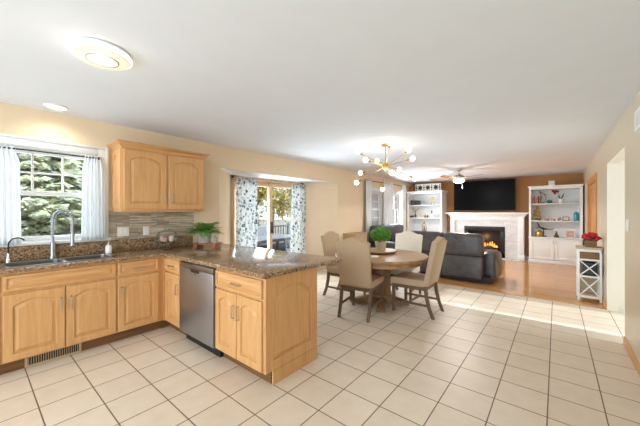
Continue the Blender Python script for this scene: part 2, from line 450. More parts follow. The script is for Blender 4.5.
# bay walls and soffit
m = MB(); m.prism([(XL, BY0), (DX, DY0), (DX-0.02, DY0-0.13), (XL-0.02, BY0-0.13)], 0, SOF); struct('wall_bay', m, 'wall', smooth=False)
m = MB(); m.prism([(XL, BY1), (DX, DY1), (DX-0.02, DY1+0.13), (XL-0.02, BY1+0.13)], 0, SOF); struct('wall_bay.001', m, 'wall', smooth=False)
m = MB(); m.prism([(XL-0.002, BY0+0.001), (XL-0.002, BY1-0.001), (DX-0.12, DY1+0.13), (DX-0.12, DY0-0.13)], SOF-0.004, SOF+0.1); struct('ceiling_bay', m, 'ceiling', smooth=False)
# hall
m = MB(); m.box(XR+TH, HX, HY1, HY1+TH, 0, ZC); struct('wall_hall', m, 'cream', smooth=False)
m = MB(); m.box(XR+TH, HX, HY0-0.72, HY0-0.6, 0, ZC); struct('wall_hall.001', m, 'cream', smooth=False)
m = MB()                                              # hall end: opening for the glazed front door
m.box(HX, HX+TH, HY0-0.72, 4.74, 0, ZC); m.box(HX, HX+TH, 5.80, HY1+TH, 0, ZC); m.box(HX, HX+TH, 4.74, 5.80, 2.2, ZC)
struct('wall_hall.002', m, 'cream', smooth=False)
# opening jambs of the right-hand passage
m = MB(); m.box(XR-0.001, XR+TH+0.001, HY1-0.012, HY1, 0, 2.11); m.box(XR-0.001, XR+TH+0.001, 4.43, 4.442, 0, 2.11); m.box(XR-0.001, XR+TH+0.001, 4.43, HY1, 2.098, 2.11)
struct('trim_2', m, 'cream', smooth=False)

def baseboard(name, y0, y1, x, side, mat='oak', h=0.085, t=0.014):
    m = MB(); s_ = -1 if side == 'right' else 1
    m.prism([(x, 0), (x+s_*t, 0), (x+s_*t, h-0.012), (x+s_*t*0.4, h), (x, h)], y0, y1, 'xz')
    # prism in xz extrudes along y
    return struct(name, m, mat)
baseboard('baseboard_right', YB, 4.43, XR, 'right')
baseboard('baseboard_right.001', HY1, 7.12, XR, 'right')
baseboard('baseboard_left', BY1, YF, XL, 'left', 'white_trim')
m = MB(); m.box(XR+TH, HX, HY1-0.014, HY1, 0, 0.085, 0.003); struct('baseboard_hall', m, 'white_trim')
m = MB(); m.box(XL, XR, YF-0.014, YF, 0, 0.085, 0.003); struct('baseboard_far', m, 'white_trim')

# ------------------------------------------------------------------ windows (on the left wall, facing +X): local x = world Y, front faces -Y
def glazing(root, x0, x1, z0, z1, y, cols, rows, st=0.045, mt=0.018, mat='white_trim', lip=0.03):
    m = MB()
    m.box(x0, x0+st, y-lip/2, y+lip/2, z0, z1, 0.004); m.box(x1-st, x1, y-lip/2, y+lip/2, z0, z1, 0.004)
    m.box(x0+st, x1-st, y-lip/2, y+lip/2, z0, z0+st, 0.004); m.box(x0+st, x1-st, y-lip/2, y+lip/2, z1-st, z1, 0.004)
    for i in range(1, cols):
        c = x0+st+(x1-x0-2*st)*i/cols; m.box(c-mt/2, c+mt/2, y-lip/3, y+lip/3, z0+st, z1-st)
    for j in range(1, rows):
        c = z0+st+(z1-z0-2*st)*j/rows; m.box(x0+st, x1-st, y-lip/3+0.001, y+lip/3-0.001, c-mt/2, c+mt/2)
    a = struct('sash', m, mat, root)
    g = MB(); g.box(x0+st, x1-st, y-0.002, y+0.002, z0+st, z1-st); struct('window_pane', g, 'glass', a, smooth=False)
def casing(root, x0, x1, z0, z1, w, y=0.0, t=0.022, mat='white_trim', sill=False):
    m = MB()
    def leg(pts_out, pts_in): pass
    for k, (o, d) in enumerate(((0.0, t), (w*0.72, t+0.012))):     # two steps: flat board, raised back band
        i0, i1 = o, (w if k else w*0.74)
        m.box(x0-i1, x0-i0, y-d, y, z0-(0 if sill else i1), z1+i1, 0.004)
        m.box(x1+i0, x1+i1, y-d, y, z0-(0 if sill else i1), z1+i1, 0.004)
        m.box(x0-i0, x1+i0, y-d, y, z1+i0, z1+i1, 0.004)
        if not sill: m.box(x0-i0, x1+i0, y-d, y, z0-i1, z0-i0, 0.004)
    struct('window_frame', m, mat, root)
    j = MB()   # jamb lining inside the wall
    j.box(x0-0.001, x0+0.012, y, y+0.12, z0, z1); j.box(x1-0.012, x1+0.001, y, y+0.12, z0, z1); j.box(x0, x1, y, y+0.12, z1-0.012, z1+0.001); j.box(x0, x1, y, y+0.12, z0-0.001, z0+0.012)
    struct('window_jamb', j, mat, root, smooth=False)
w = struct_empty('window_1', (XL, 0, 0), PI/2)
casing(w, W1[0], W1[1], W1[2], W1[3], 0.10, sill=True)
glazing(w, W1[0]+0.012, W1[1]-0.012, 1.585, W1[3]-0.012, 0.075, 3, 2)
glazing(w, W1[0]+0.012, W1[1]-0.012, W1[2]+0.012, 1.63, 0.045, 1, 1)
m = MB(); m.box(W1[0]-0.12, W1[1]+0.12, -0.05, 0.06, W1[2]-0.03, W1[2]+0.002, 0.006); struct('window_sill', m, 'white_trim', w)
for nm, Wn in (('window_2', W2), ('window_3', W3)):
    w = struct_empty(nm, (XL, 0, 0), PI/2)
    casing(w, Wn[0], Wn[1], Wn[2], Wn[3], 0.10)
    zm = (Wn[2]+Wn[3])/2
    glazing(w, Wn[0]+0.012, Wn[1]-0.012, zm-0.02, Wn[3]-0.012, 0.075, 2, 2, 0.05)
    glazing(w, Wn[0]+0.012, Wn[1]-0.012, Wn[2]+0.012, zm+0.025, 0.045, 2, 2, 0.05)

# patio door: two sliding panels of pale wood in a wood frame
d = struct_empty('door_1', (DX, 0, 0), PI/2)
m = MB()
m.box(DY0, DY0+0.075, -0.02, 0.1, 0, SOF, 0.004); m.box(DY1-0.075, DY1, -0.02, 0.1, 0, SOF, 0.004); m.box(DY0, DY1, -0.02, 0.1, 2.05, SOF, 0.004); m.box(DY0, DY1, 0.0, 0.1, 0, 0.03)
struct('door_frame', m, 'doorwood', d)
def sash(root, x0, x1, y, st=0.085):
    m = MB()
    for a, b, c, e in ((x0, x0+st, 0.03, 2.05), (x1-st, x1, 0.03, 2.05), (x0+st, x1-st, 0.03, 0.18), (x0+st, x1-st, 1.955, 2.05)):
        m.box(a, b, y-0.018, y+0.018, c, e, 0.004)
    p = struct('door_panel', m, 'doorwood', root)
    g = MB(); g.box(x0+st, x1-st, y-0.003, y+0.003, 0.18, 1.955); struct('window_pane', g, 'glass', p, smooth=False)
    return p
mid = (DY0+DY1)/2
sash(d, DY0+0.075, mid+0.05, 0.07)
sp = sash(d, mid-0.045, DY1-0.075, 0.02)
m = MB(); m.box(mid-0.012, mid+0.012, -0.05, 0.0, 0.95, 1.2, 0.005); struct('door_handle', m, 'iron', sp)

# oak double door far along the right wall, facing -X : local x = -world Y
d = struct_empty('door_2', (XR, 0, 0), -PI/2)
m = MB(); a, b, zt = -DOORF[1], -DOORF[0], DOORF[3]
for x0, x1, z0, z1 in ((a-0.09, a, 0, zt+0.09), (b, b+0.09, 0, zt+0.09), (a, b, zt, zt+0.09)):
    m.box(x0, x1, -0.02, 0.0, z0, z1, 0.005)
m.box(a, a+0.02, 0, 0.12, 0, zt); m.box(b-0.02, b, 0, 0.12, 0, zt); m.box(a, b, 0, 0.12, zt-0.02, zt)
struct('door_frame', m, 'oak_door', d)
def arch_loop(x0, x1, z0, z1, rise, y, n=12):
    cx, hw = (x0+x1)/2, (x1-x0)/2
    pts = [(x0, y, z0), (x1, y, z0)]
    for i in range(n+1):
        u = 1-2*i/n; pts.append((cx+u*hw, y, z1-rise*u*u))
    return pts
def panel_door(m, x0, x1, z0, z1, yf, th, stile, rise=0.0, n=12):
    hwx = lambda o: (x0+o, x1-o)
    def outer(o, y):
        L = arch_loop(x0+o, x1-o, z0+o, z1-o, 0, y, n); return L
    def inner(o, y): return arch_loop(x0+stile+o, x1-stile-o, z0+stile+o, z1-stile-o, rise, y, n)
    e = 0.004
    m.rings([outer(0, yf+th), outer(0, yf+e), outer(e, yf), inner(0, yf), inner(0.004, yf+0.0125), inner(0.011, yf+0.0125), inner(0.036, yf+0.002)])
    return m
for x0, x1 in ((a+0.022, (a+b)/2-0.002), ((a+b)/2+0.002, b-0.022)):
    m = MB(); panel_door(m, x0, x1, 0.012, zt-0.022, 0.03, 0.035, 0.11)
    p = struct('door_panel', m, 'oak_door', d)
    m = MB(); kx = x0+0.05 if x0 > (a+b)/2 else x1-0.05
    m.ball((kx, -0.02, 0.98), 0.026); m.bar((kx, 0.03, 0.98), (kx, -0.02, 0.98), 0.014); struct('door_handle', m, 'brass', p)

# front door at the end of the hall: clear side light, glass with an added sun-dimming sheet
d = struct_empty('door_3', (HX, 0, 0), -PI/2)
m = MB()
for x0, x1, z0, z1 in ((-5.80, -5.76, 0, 2.2), (-4.78, -4.74, 0, 2.2), (-5.76, -4.78, 2.14, 2.2), (-5.76, -4.78, 0, 0.02)):
    m.box(x0, x1, -0.02, 0.1, z0, z1)
m.box(-4.905, -4.895, 0.0, 0.04, 0.02, 2.14)
struct('door_frame', m, 'white_trim', d)
g = MB(); g.box(-5.76, -4.905, 0.028, 0.032, 0.02, 2.14); g.box(-4.895, -4.78, 0.028, 0.032, 0.02, 2.14); struct('window_pane', g, 'glass', d, smooth=False)
m = MB(); m.box(-5.76, -4.905, 0.01, 0.012, 0.02, 2.14); struct('sun_dimmer', m, 'sun_dim', d, smooth=False)  # unseen sheet added to weaken the sun beside the clear strip

# mosaic backsplash and wall fittings
m = MB(); m.box(XL, XL+0.008, W1[1]+0.105, 2.115, 1.07, 1.43); struct('trim_3', m, 'mosaic', smooth=False)

# ------------------------------------------------------------------ outside
m = MB(); m.box(-60, -4.95, -40, 60, -0.75, -0.65); struct('ground', m, 'ground', smooth=False)
m = MB()
for i in range(22):
    y0 = 1.6+i*0.3
    m.box(-8.4, -4.92, y0, y0+0.285, -0.09, -0.05)
m.box(-8.4, -4.92, 1.6, 8.2, -0.64, -0.095)
struct('deck', m, 'deckwood', smooth=False)

def railing(p0, p1, label):
    a = Vector(p0); b = Vector(p1); L = (b-a).length; t = thing('deck_railing', label, 'railing', p0, math.atan2((b-a).y, (b-a).x))
    m = MB(); m.box(0, L, -0.045, 0.045, 0.90, 0.94, 0.005); m.box(0, L, -0.02, 0.02, 0.08, 0.12); m.build('rail', 'dark_gray', t)
    np_ = max(1, round(L/1.7))
    for i in range(np_+1):
        x = L*i/np_; m = MB(); m.box(x-0.045, x+0.045, -0.045, 0.045, 0, 1.0, 0.006); m.build('post', 'dark_gray', t)
    nb = int(L/0.13); m = MB()
    for i in range(1, nb): m.box(L*i/nb-0.009, L*i/nb+0.009, -0.009, 0.009, 0.12, 0.90)
    m.build('balusters', 'iron', t)
railing((-8.3, 3.7, -0.05), (-8.3, 8.1, -0.05), 'dark deck railing with thin balusters beyond the patio door')
t = thing('patio_table', 'gray outdoor table with dark legs outside the right patio door pane', 'table', (-6.55, 5.6, -0.05), 0.1)
m = MB(); m.box(-0.5, 0.5, -0.95, 0.95, 0.70, 0.74, 0.008); m.build('table_top', 'patio_gray', t)
m = MB(); m.box(-0.44, 0.44, -0.88, 0.88, 0.62, 0.70); m.build('apron', 'dark_gray', t)
for sx in (-1, 1):
    for sy in (-1, 1):
        m = MB(); m.box(sx*0.42-0.035, sx*0.42+0.035, sy*0.85-0.035, sy*0.85+0.035, 0, 0.7, 0.005); m.build('leg', 'dark_gray', t)
t = thing('patio_sofa', 'gray cushioned outdoor sofa behind the patio table', 'sofa', (-7.7, 5.9, -0.05), 0)
m = MB(); m.box(-0.35, 0.4, -1.1, 1.1, 0.15, 0.38, 0.02); m.build('frame', 'dark_gray', t)
for y0 in (-1.05, 0.01):
    m = MB(); m.box(-0.25, 0.4, y0, y0+1.04, 0.38, 0.52, 0.04, 3); m.build('seat_cushion', 'cushion_gray', t)
    m = MB(); m.box(-0.38, -0.18, y0, y0+1.04, 0.5, 0.98, 0.05, 3); m.build('back_cushion', 'cushion_gray', t)
for sy in (-1, 1):
    m = MB(); m.box(-0.35, 0.4, sy*1.1-0.06, sy*1.1+0.06, 0.0, 0.66, 0.02); m.build('armrest', 'dark_gray', t)

def leafy(m, c, R, n, size, sq=(1,1,1), droop=0.0, rnd=random):
    for _ in range(n):
        while True:
            p = Vector((rnd.uniform(-1,1), rnd.uniform(-1,1), rnd.uniform(-1,1)))
            if 0.15 < p.length < 1: break
        p = Vector((p.x*sq[0], p.y*sq[1], p.z*sq[2]))*R + Vector(c)
        a = Vector((rnd.gauss(0,1), rnd.gauss(0,1), rnd.gauss(0,1)-droop)).normalized(); b = a.orthogonal().normalized()
        b = (Matrix.Rotation(rnd.uniform(0, 2*PI), 3, a) @ b); s = size*rnd.uniform(0.6, 1.3)
        vs = [m.V(p+a*s*u+b*s*v) for u, v in ((-1,0),(-0.1,-0.4),(1,0),(-0.1,0.4))]
        m.F(vs)
def spruce(x, y, h, r, label, group, n=5200, leaf='spruce', seed=1):
    rnd = random.Random(seed)
    t = thing('spruce_tree', label, 'tree', (x, y, -0.65), 0, group)
    m = MB(); m.tube([(0,0,0), (0,0,h*0.5), (0,0,h*0.97)], [0.17, 0.1, 0.01]); m.build('trunk', 'bark', t)
    m = MB(); nb = int(h*46)
    for i in range(nb):
        f = i/nb; z = h*(0.05+0.93*f); L = r*(1-f)**0.85*rnd.uniform(0.75, 1.1)+0.08; an = i*2.399+rnd.uniform(-0.3,0.3)
        dr = Vector((math.cos(an), math.sin(an), -0.22)); sd = Vector((-math.sin(an), math.cos(an), 0))
        k = max(4, int(L*n/nb/1.1))
        for j in range(k):
            u = rnd.uniform(0.12, 1); p = Vector((0,0,z))+dr*L*u + Vector((0,0,0.14*L*u*u)); w_ = 0.36*L*(1-u)+0.07
            p += sd*rnd.uniform(-w_, w_)+Vector((0,0,rnd.uniform(-0.05,0.03)))
            a = (dr + sd*rnd.uniform(-1,1)+Vector((0,0,rnd.uniform(-0.3,0.25)))).normalized(); b = a.cross(Vector((rnd.gauss(0,1), rnd.gauss(0,1), rnd.gauss(0,1)))).normalized(); s = rnd.uniform(0.08, 0.16)
            m.F([m.V(p+a*s*q+b*s*w2) for q, w2 in ((-1,0),(0,-0.33),(1,0),(0,0.33))])
    m.build('foliage', leaf, t, smooth=False, recalc=False)
def broadleaf(x, y, h, r, label, group, leaf, seed, n=5200, zf=0.54):
    rnd = random.Random(seed)
    t = thing('leafy_tree', label, 'tree', (x, y, -0.65), 0, group)
    m = MB(); m.tube([(0,0,0), (0.05,0.03,h*0.35), (0,0,h*0.8)], [0.2, 0.14, 0.04])
    for i in range(6):
        an = i*1.1; m.tube([(0.03,0.02,h*(0.3+0.05*i)), (math.cos(an)*r*0.5, math.sin(an)*r*0.5, h*(0.5+0.06*i)), (math.cos(an)*r*0.85, math.sin(an)*r*0.85, h*(0.58+0.06*i))], [0.07, 0.04, 0.01], 6)
    m.build('trunk', 'bark', t)
    m = MB()
    for i in range(16):
        an = i*2.4; rr = r*0.65*math.sqrt((i+0.5)/16)
        leafy(m, (math.cos(an)*rr, math.sin(an)*rr, h*zf+rnd.uniform(-0.22,0.3)*h), r*0.44, n//16, 0.13, (1,1,0.75), 0, rnd)
    m.build('foliage', leaf, t, smooth=False, recalc=False)
spruce(-8.8, 1.0, 6.6, 2.1, 'pale gray green spruce filling the kitchen window', None, 26000, seed=3)
spruce(-14.0, -3.7, 8.0, 2.6, 'spruce farther back at the left edge of the kitchen window', None, 5000, seed=4)
spruce(-13.6, 1.9, 8.6, 2.6, 'taller spruce standing behind the spruce at the kitchen window', None, 14000, seed=5)
broadleaf(-11.2, 8.3, 5.6, 2.0, 'yellow leaved tree with dark trunk seen through the left patio door pane', None, 'autumn', 5)
broadleaf(-11.4, 12.6, 5.8, 2.1, 'yellow leaved tree seen through the right patio door pane', None, 'autumn', 6)
broadleaf(-17.5, 11.5, 7.0, 3.2, 'green tree in the distance between the yellow trees', None, 'greenleaf', 8, 2600, 0.45)
broadleaf(-20, 17.5, 7.5, 3.6, 'green tree in the distance at the right of the patio door', None, 'greenleaf', 9, 2600, 0.45)
broadleaf(-24, 11.0, 6.5, 3.6, 'farthest dull green tree behind the deck railing', None, 'greenleaf', 10, 2600, 0.42)

# ------------------------------------------------------------------ kitchen cabinets
def bar_handle(parent, p, L, horiz, y, mat='nickel', name='handle'):
    """bar pull in front of a face lying at local y"""
    m = MB(); x, z = p; o = 0.028
    if horiz:
        pts = [(x-L/2, y, z), (x-L/2+0.006, y-o, z), (x+L/2-0.006, y-o, z), (x+L/2, y, z)]
    else:
        pts = [(x, y, z-L/2), (x, y-o, z-L/2+0.006), (x, y-o, z+L/2-0.006), (x, y, z+L/2)]
    m.tube(pts, 0.0055, 8); return m.build(name, mat, parent)
KH = 0.115; TOP = 0.884
def base_unit(name, label, loc, rz, w, depth, fronts, group, kick=True, top=TOP):
    """carcass from local x 0..w, face at y=0 (front faces -y), body goes to +y"""
    t = thing(name, label, 'cabinet', loc, rz, group)
    m = MB()
    if any(f[0] == 'false' for f in fronts):      # open box under the sink bowls
        m.box(0, 0.018, 0.002, depth, KH, top); m.box(w-0.018, w, 0.002, depth, KH, top); m.box(0.018, w-0.018, 0.02, depth, KH, KH+0.018); m.box(0.018, w-0.018, depth-0.012, depth, KH+0.018, top)
        m.box(0.018, w-0.018, 0.002, 0.02, KH, top)
    else: m.box(0, w, 0.002, depth, KH, top, 0.002)
    m.build('carcass', 'maple', t)
    if kick:
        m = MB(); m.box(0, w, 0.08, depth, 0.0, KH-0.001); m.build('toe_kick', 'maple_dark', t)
    for f in fronts:
        kind, x0, x1, z0, z1 = f[:5]
        m = MB(); panel_door(m, x0, x1, z0, z1, -0.019, 0.0195, 0.058 if kind == 'door' else 0.022, f[5] if len(f) > 5 and kind == 'door' else 0.0)
        if kind == 'door':
            q = m.build('door', 'maple', t, angle=12); hx = x1-0.032 if f[6] == 'r' else x0+0.032
            bar_handle(q, (hx, z1-0.155), 0.115, False, -0.019)
        elif kind in ('drawer', 'false'):
            q = m.build('drawer_front', 'maple_x', t, angle=12)
            if kind == 'drawer': bar_handle(q, ((x0+x1)/2, (z0+z1)/2-0.005), f[6] if len(f) > 6 else 0.115, True, -0.019)
    return t
FX = -3.635; FD = abs(XL-FX)-0.002; PY = 1.49
ZD0, ZD1, ZR0, ZR1 = 0.125, 0.70, 0.725, 0.862
# left run: local x = world Y - y0
base_unit('base_cabinet', 'maple double-door cabinet under the sink below the window', (FX, 0.165, 0), PI/2, 0.83, FD,
          [('false', 0.012, 0.822, ZR0, ZR1), ('door', 0.012, 0.412, ZD0, ZD1, 0.05, 'r'), ('door', 0.422, 0.822, ZD0, ZD1, 0.05, 'l')], 'maple base cabinets')
base_unit('base_cabinet', 'maple cabinet with one drawer and one door right of the sink cabinet', (FX, 0.995, 0), PI/2, 0.47, FD,
          [('drawer', 0.012, 0.418, ZR0, ZR1, 0, 0.13), ('door', 0.012, 0.418, ZD0, ZD1, 0.05, 'l')], 'maple base cabinets')
base_unit('base_cabinet', 'maple cabinet at the left edge of the photo beside the sink cabinet', (FX, -0.645, 0), PI/2, 0.81, FD,
          [('drawer', 0.012, 0.798, ZR0, ZR1), ('door', 0.012, 0.4, ZD0, ZD1, 0.05, 'r'), ('door', 0.41, 0.798, ZD0, ZD1, 0.05, 'l')], 'maple base cabinets')
t = thing('corner_filler', 'plain maple corner block where the left run meets the peninsula', 'cabinet', (XL+0.002, PY-0.025, 0))
m = MB(); m.box(0, -3.613-XL-0.002, 0.002, 0.6, KH, TOP); m.build('body', 'maple', t)
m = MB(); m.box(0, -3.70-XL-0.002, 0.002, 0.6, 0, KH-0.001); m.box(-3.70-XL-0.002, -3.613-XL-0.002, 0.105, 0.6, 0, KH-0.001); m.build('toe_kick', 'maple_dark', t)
# peninsula
PD = 0.64
base_unit('base_cabinet', 'narrow maple drawer and door cabinet left of the dishwasher', (-3.612, PY, 0), 0, 0.40, PD,
          [('drawer', 0.012, 0.382, ZR0, ZR1, 0, 0.115), ('door', 0.012, 0.382, ZD0, ZD1, 0.05, 'r')], 'maple base cabinets')
t = base_unit('base_cabinet', 'maple cabinet at the peninsula end with drawer, two doors and arched side panel', (-2.503, PY, 0), 0, 0.703, PD,
          [('drawer', 0.014, 0.688, ZR0-0.015, ZR1, 0, 0.13), ('door', 0.014, 0.347, ZD0, 0.69, 0.045, 'r'), ('door', 0.355, 0.688, ZD0, 0.69, 0.045, 'l')], 'maple base cabinets', kick=False)
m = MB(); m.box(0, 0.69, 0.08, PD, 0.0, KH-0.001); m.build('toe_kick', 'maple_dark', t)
m = MB(); m.X = Matrix.Translation((0.704, 0, 0)) @ Matrix.Rotation(PI/2, 4, 'Z')
panel_door(m, 0.0, PD, KH, TOP, -0.0165, 0.0165, 0.085, 0.11)
m.box(0.08, PD, -0.0165, 0.0, 0.0, KH)
m.build('end_panel', 'maple', t, angle=12)

# dishwasher
t = thing('dishwasher', 'stainless steel dishwasher built into the peninsula', 'dishwasher', (-3.206, PY, 0))
DW = 0.697
m = MB(); m.box(0.002, DW-0.002, 0.0, 0.6, 0.1, 0.868); m.build('tub', 'dark_gray', t)
m = MB(); m.box(0.008, DW-0.008, -0.028, -0.001, 0.115, 0.815, 0.006); p = m.build('door', 'steel_dark', t)
m = MB(); m.box(0.008, DW-0.008, -0.028, -0.001, 0.819, 0.868, 0.006); p2 = m.build('control_panel', 'steel', t)
m = MB(); m.prism([(DW/2-0.10, 0.813), (DW/2+0.10, 0.813), (DW/2+0.075, 0.785), (DW/2-0.075, 0.785)], -0.0295, -0.027, 'xz'); m.build('handle_recess', 'black', p)
m = MB(); m.box(DW/2-0.012, DW/2+0.012, -0.030, -0.027, 0.765, 0.775); m.build('badge', 'dark_gray', p)
m = MB(); m.box(0.004, DW-0.004, 0.05, 0.58, 0.0, 0.098); m.build('toe_kick', 'black', t)
m = MB(); m.box(0.004, DW-0.004, -0.012, 0.3, 0.868, 0.882); m.build('top_gasket', 'black', t)

# countertop with sink cut-out and granite upstand
SK = (-4.02, -3.69, 0.20, 0.99)
outer = [(XL+0.002, -0.66), (-3.60, -0.66), (-3.60, 1.455), (-1.755, 1.455), (-1.755, 2.50), (XL+0.002, 2.50)]
hole = [(SK[0], SK[2]), (SK[1], SK[2]), (SK[1], SK[3]), (SK[0], SK[3])]
m = MB(); m.holed(outer, [hole], 0.886, 0.923, 0.008)
ct = one('countertop', m, 'granite', 'brown speckled granite countertop running along the window and the peninsula', 'countertop')
m = MB(); m.box(XL+0.0005, XL+0.028, -0.66, 2.09, 0.9235, 1.069, 0.004); m.build('upstand', 'granite', ct)

# sink
t = thing('kitchen_sink', 'double bowl stainless sink set in the granite under the window', 'sink', ((SK[0]+SK[1])/2, (SK[2]+SK[3])/2, 0.923))
hx, hy = (SK[1]-SK[0])/2, (SK[3]-SK[2])/2
def rr(x0, x1, y0, y1, r, z, n=5):
    P = []
    for cx, cy, a0 in ((x1-r, y1-r, 0), (x0+r, y1-r, PI/2), (x0+r, y0+r, PI), (x1-r, y0+r, 1.5*PI)):
        for i in range(n+1): P.append((cx+r*math.cos(a0+i*PI/2/n), cy+r*math.sin(a0+i*PI/2/n), z))
    return P
m = MB(); ring = [rr(-hx-0.018, hx+0.018, -hy-0.018, hy+0.018, 0.05, 0.0015), rr(-hx-0.016, hx+0.016, -hy-0.016, hy+0.016, 0.05, 0.006), rr(-hx+0.006, hx-0.006, -hy+0.006, hy-0.006, 0.045, 0.006), rr(-hx+0.008, hx-0.008, -hy+0.008, hy-0.008, 0.045, -0.004)]
m.rings(ring, False, False); m.box(-hx+0.008, hx-0.008, -0.014, 0.014, -0.03, 0.0055, 0.004)
m.build('rim', 'steel', t)
for y0, y1 in ((-hy+0.01, -0.012), (0.012, hy-0.01)):
    m = MB(); m.rings([rr(-hx+0.008, hx-0.008, y0, y1, 0.045, 0.0), rr(-hx+0.012, hx-0.012, y0+0.004, y1-0.004, 0.045, -0.17), rr(-hx+0.04, hx-0.04, y0+0.03, y1-0.03, 0.04, -0.185)], False, True)
    bw = m.build('bowl', 'steel', t, recalc=False)
    m = MB(); m.lathe([(0.045, 0), (0.04, 0.004), (0.012, 0.002)], 0, (y0+y1)/2, -0.1845); m.build('drain', 'chrome', bw)

# faucet with spring neck
t = thing('kitchen_faucet', 'tall stainless pull-down faucet with spring neck behind the sink', 'faucet', (-4.09, 0.555, 0.9238), 0.92)
m = MB(); m.lathe([(0.028, 0), (0.028, 0.012), (0.021, 0.03), (0.021, 0.16), (0.013, 0.18)]); m.build('base', 'steel', t)
N = [(0,0,0.17), (0,0,0.40)]
for i in range(1, 13): a_ = PI-i*PI/12; N.append((0.088+0.088*math.cos(a_), 0, 0.40+0.10*math.sin(a_)))
N.append((0.176, 0, 0.27))
m = MB(); m.tube(N, 0.0085, 10); nk = m.build('neck', 'steel', t)
m = MB(); H_ = []
path = [Vector(p) for p in N]; seg = [(b_-a_).length for a_, b_ in zip(path, path[1:])]; tot = sum(seg)
def along(s):
    for a_, b_, l in zip(path, path[1:], seg):
        if s <= l: return a_+(b_-a_)*(s/l), (b_-a_).normalized()
        s -= l
    return path[-1], (path[-1]-path[-2]).normalized()
for i in range(420):
    p, dd = along(tot*i/419); u = dd.cross(Vector((0,1,0))).normalized(); an = i/419*2*PI*44
    H_.append(p+u*math.cos(an)*0.0155+Vector((0,1,0))*math.sin(an)*0.0155)
m.tube(H_, 0.0026, 5); m.build('spring', 'steel', nk)
m = MB(); m.lathe([(0.010, 0.14), (0.014, 0.12), (0.018, 0.03), (0.021, 0.0), (0.014, -0.004)], 0.176, 0, 0.13); m.build('spray_head', 'steel', t)
m = MB(); m.bar((0,0,0.235), (0.176, 0, 0.235), 0.009); m.lathe([(0.017, -0.008), (0.017, 0.008)], 0.176, 0, 0.235); m.build('holder_arm', 'steel', t)
m = MB(); m.tube([(0, 0.02, 0.10), (0, 0.045, 0.105), (0.0, 0.10, 0.15)], 0.007); m.build('lever', 'steel', t)
t = thing('filter_faucet', 'small dark gooseneck water tap at the left end of the sink', 'faucet', (-4.062, 0.235, 0.9238), 1.1)
m = MB(); m.lathe([(0.02, 0), (0.018, 0.02), (0.012, 0.05), (0.010, 0.09)]); m.build('base', 'chrome', t)
m = MB(); m.tube([(0,0,0.08), (0,0,0.17)] + [(0.065+0.065*math.cos(PI-i*2.5/9), 0, 0.17+0.065*math.sin(PI-i*2.5/9)) for i in range(1, 10)], 0.0065); m.build('spout', 'iron', t)
m = MB(); m.bar((0,0.01,0.07), (0,0.05,0.08), 0.009); m.build('lever', 'chrome', t)
t = thing('soap_dispenser', 'white ceramic soap bottle with pump right of the sink', 'dispenser', (-4.06, 1.035, 0.9235))
m = MB(); m.lathe([(0.028, 0), (0.033, 0.006), (0.033, 0.075), (0.026, 0.095), (0.012, 0.102)]); m.build('bottle', 'ceramic', t)
m = MB(); m.lathe([(0.012, 0.102), (0.012, 0.118), (0.005, 0.12), (0.005, 0.15)]); m.tube([(0,0,0.148), (0.02,0,0.152), (0.045,0,0.145)], 0.005); m.build('pump', 'nickel', t)

# floor register in the kick
t = thing('floor_register', 'tan louvered air register in the toe kick under the sink', 'vent', (FX-0.08, 0.315, 0.004), PI/2)
m = MB(); m.box(0, 0.40, -0.014, -0.001, 0, 0.012); m.box(0, 0.40, -0.014, -0.001, 0.085, 0.10); m.box(0, 0.018, -0.014, -0.001, 0.012, 0.085); m.box(0.382, 0.40, -0.014, -0.001, 0.012, 0.085); m.build('frame', 'grille_gold', t)
m = MB(); m.box(0.018, 0.382, -0.004, -0.001, 0.012, 0.085); m.build('backing', 'black', t)
m = MB()
for i in range(22): m.box(0.023+i*0.0165, 0.027+i*0.0165, -0.009, -0.004, 0.012, 0.085)
m.build('louvers', 'grille_gold', t)

# upper cabinet (faces +X)
t = thing('wall_cabinet', 'maple double-door wall cabinet with crown molding beside the window', 'cabinet', (XL+0.002, 1.10, 1.425), PI/2)
UW, UD, UH = 1.0, 0.328, 0.73
m = MB(); m.box(0, UW, -UD, 0, 0, UH, 0.002); m.build('carcass', 'maple', t)
m = MB(); m.box(-0.0, UW, -UD-0.004, -UD+0.02, -0.012, 0.0, 0.002); m.box(0, 0.02, -UD, -0.01, -0.012, 0); m.build('light_rail', 'maple_x', t)
for x0, x1, hs in ((0.02, 0.488, 'r'), (0.512, 0.98, 'l')):
    m = MB(); panel_door(m, x0, x1, 0.02, 0.712, -UD-0.0195, 0.019, 0.062, 0.055); q = m.build('door', 'maple', t, angle=12)
    bar_handle(q, (x1-0.034 if hs == 'r' else x0+0.034, 0.16), 0.10, False, -UD-0.0195)
m = MB(); m.X = Matrix.Rotation(-PI/2, 4, 'Z'); panel_door(m, 0.012, UD-0.012, 0.02, 0.712, -0.012, 0.0115, 0.062, 0.05); m.build('side_panel', 'maple', t, angle=12)
m = MB()
prof = [(0.0, 0.0), (0.010, 0.010), (0.014, 0.026), (0.042, 0.058), (0.056, 0.064), (0.056, 0.08)]
m.rings([[(-o, 0, UH-0.012+z), (-o, -UD-o, UH-0.012+z), (UW+o, -UD-o, UH-0.012+z), (UW+o, 0, UH-0.012+z)] for o, z in prof])
m.build('crown_molding', 'maple_x', t)

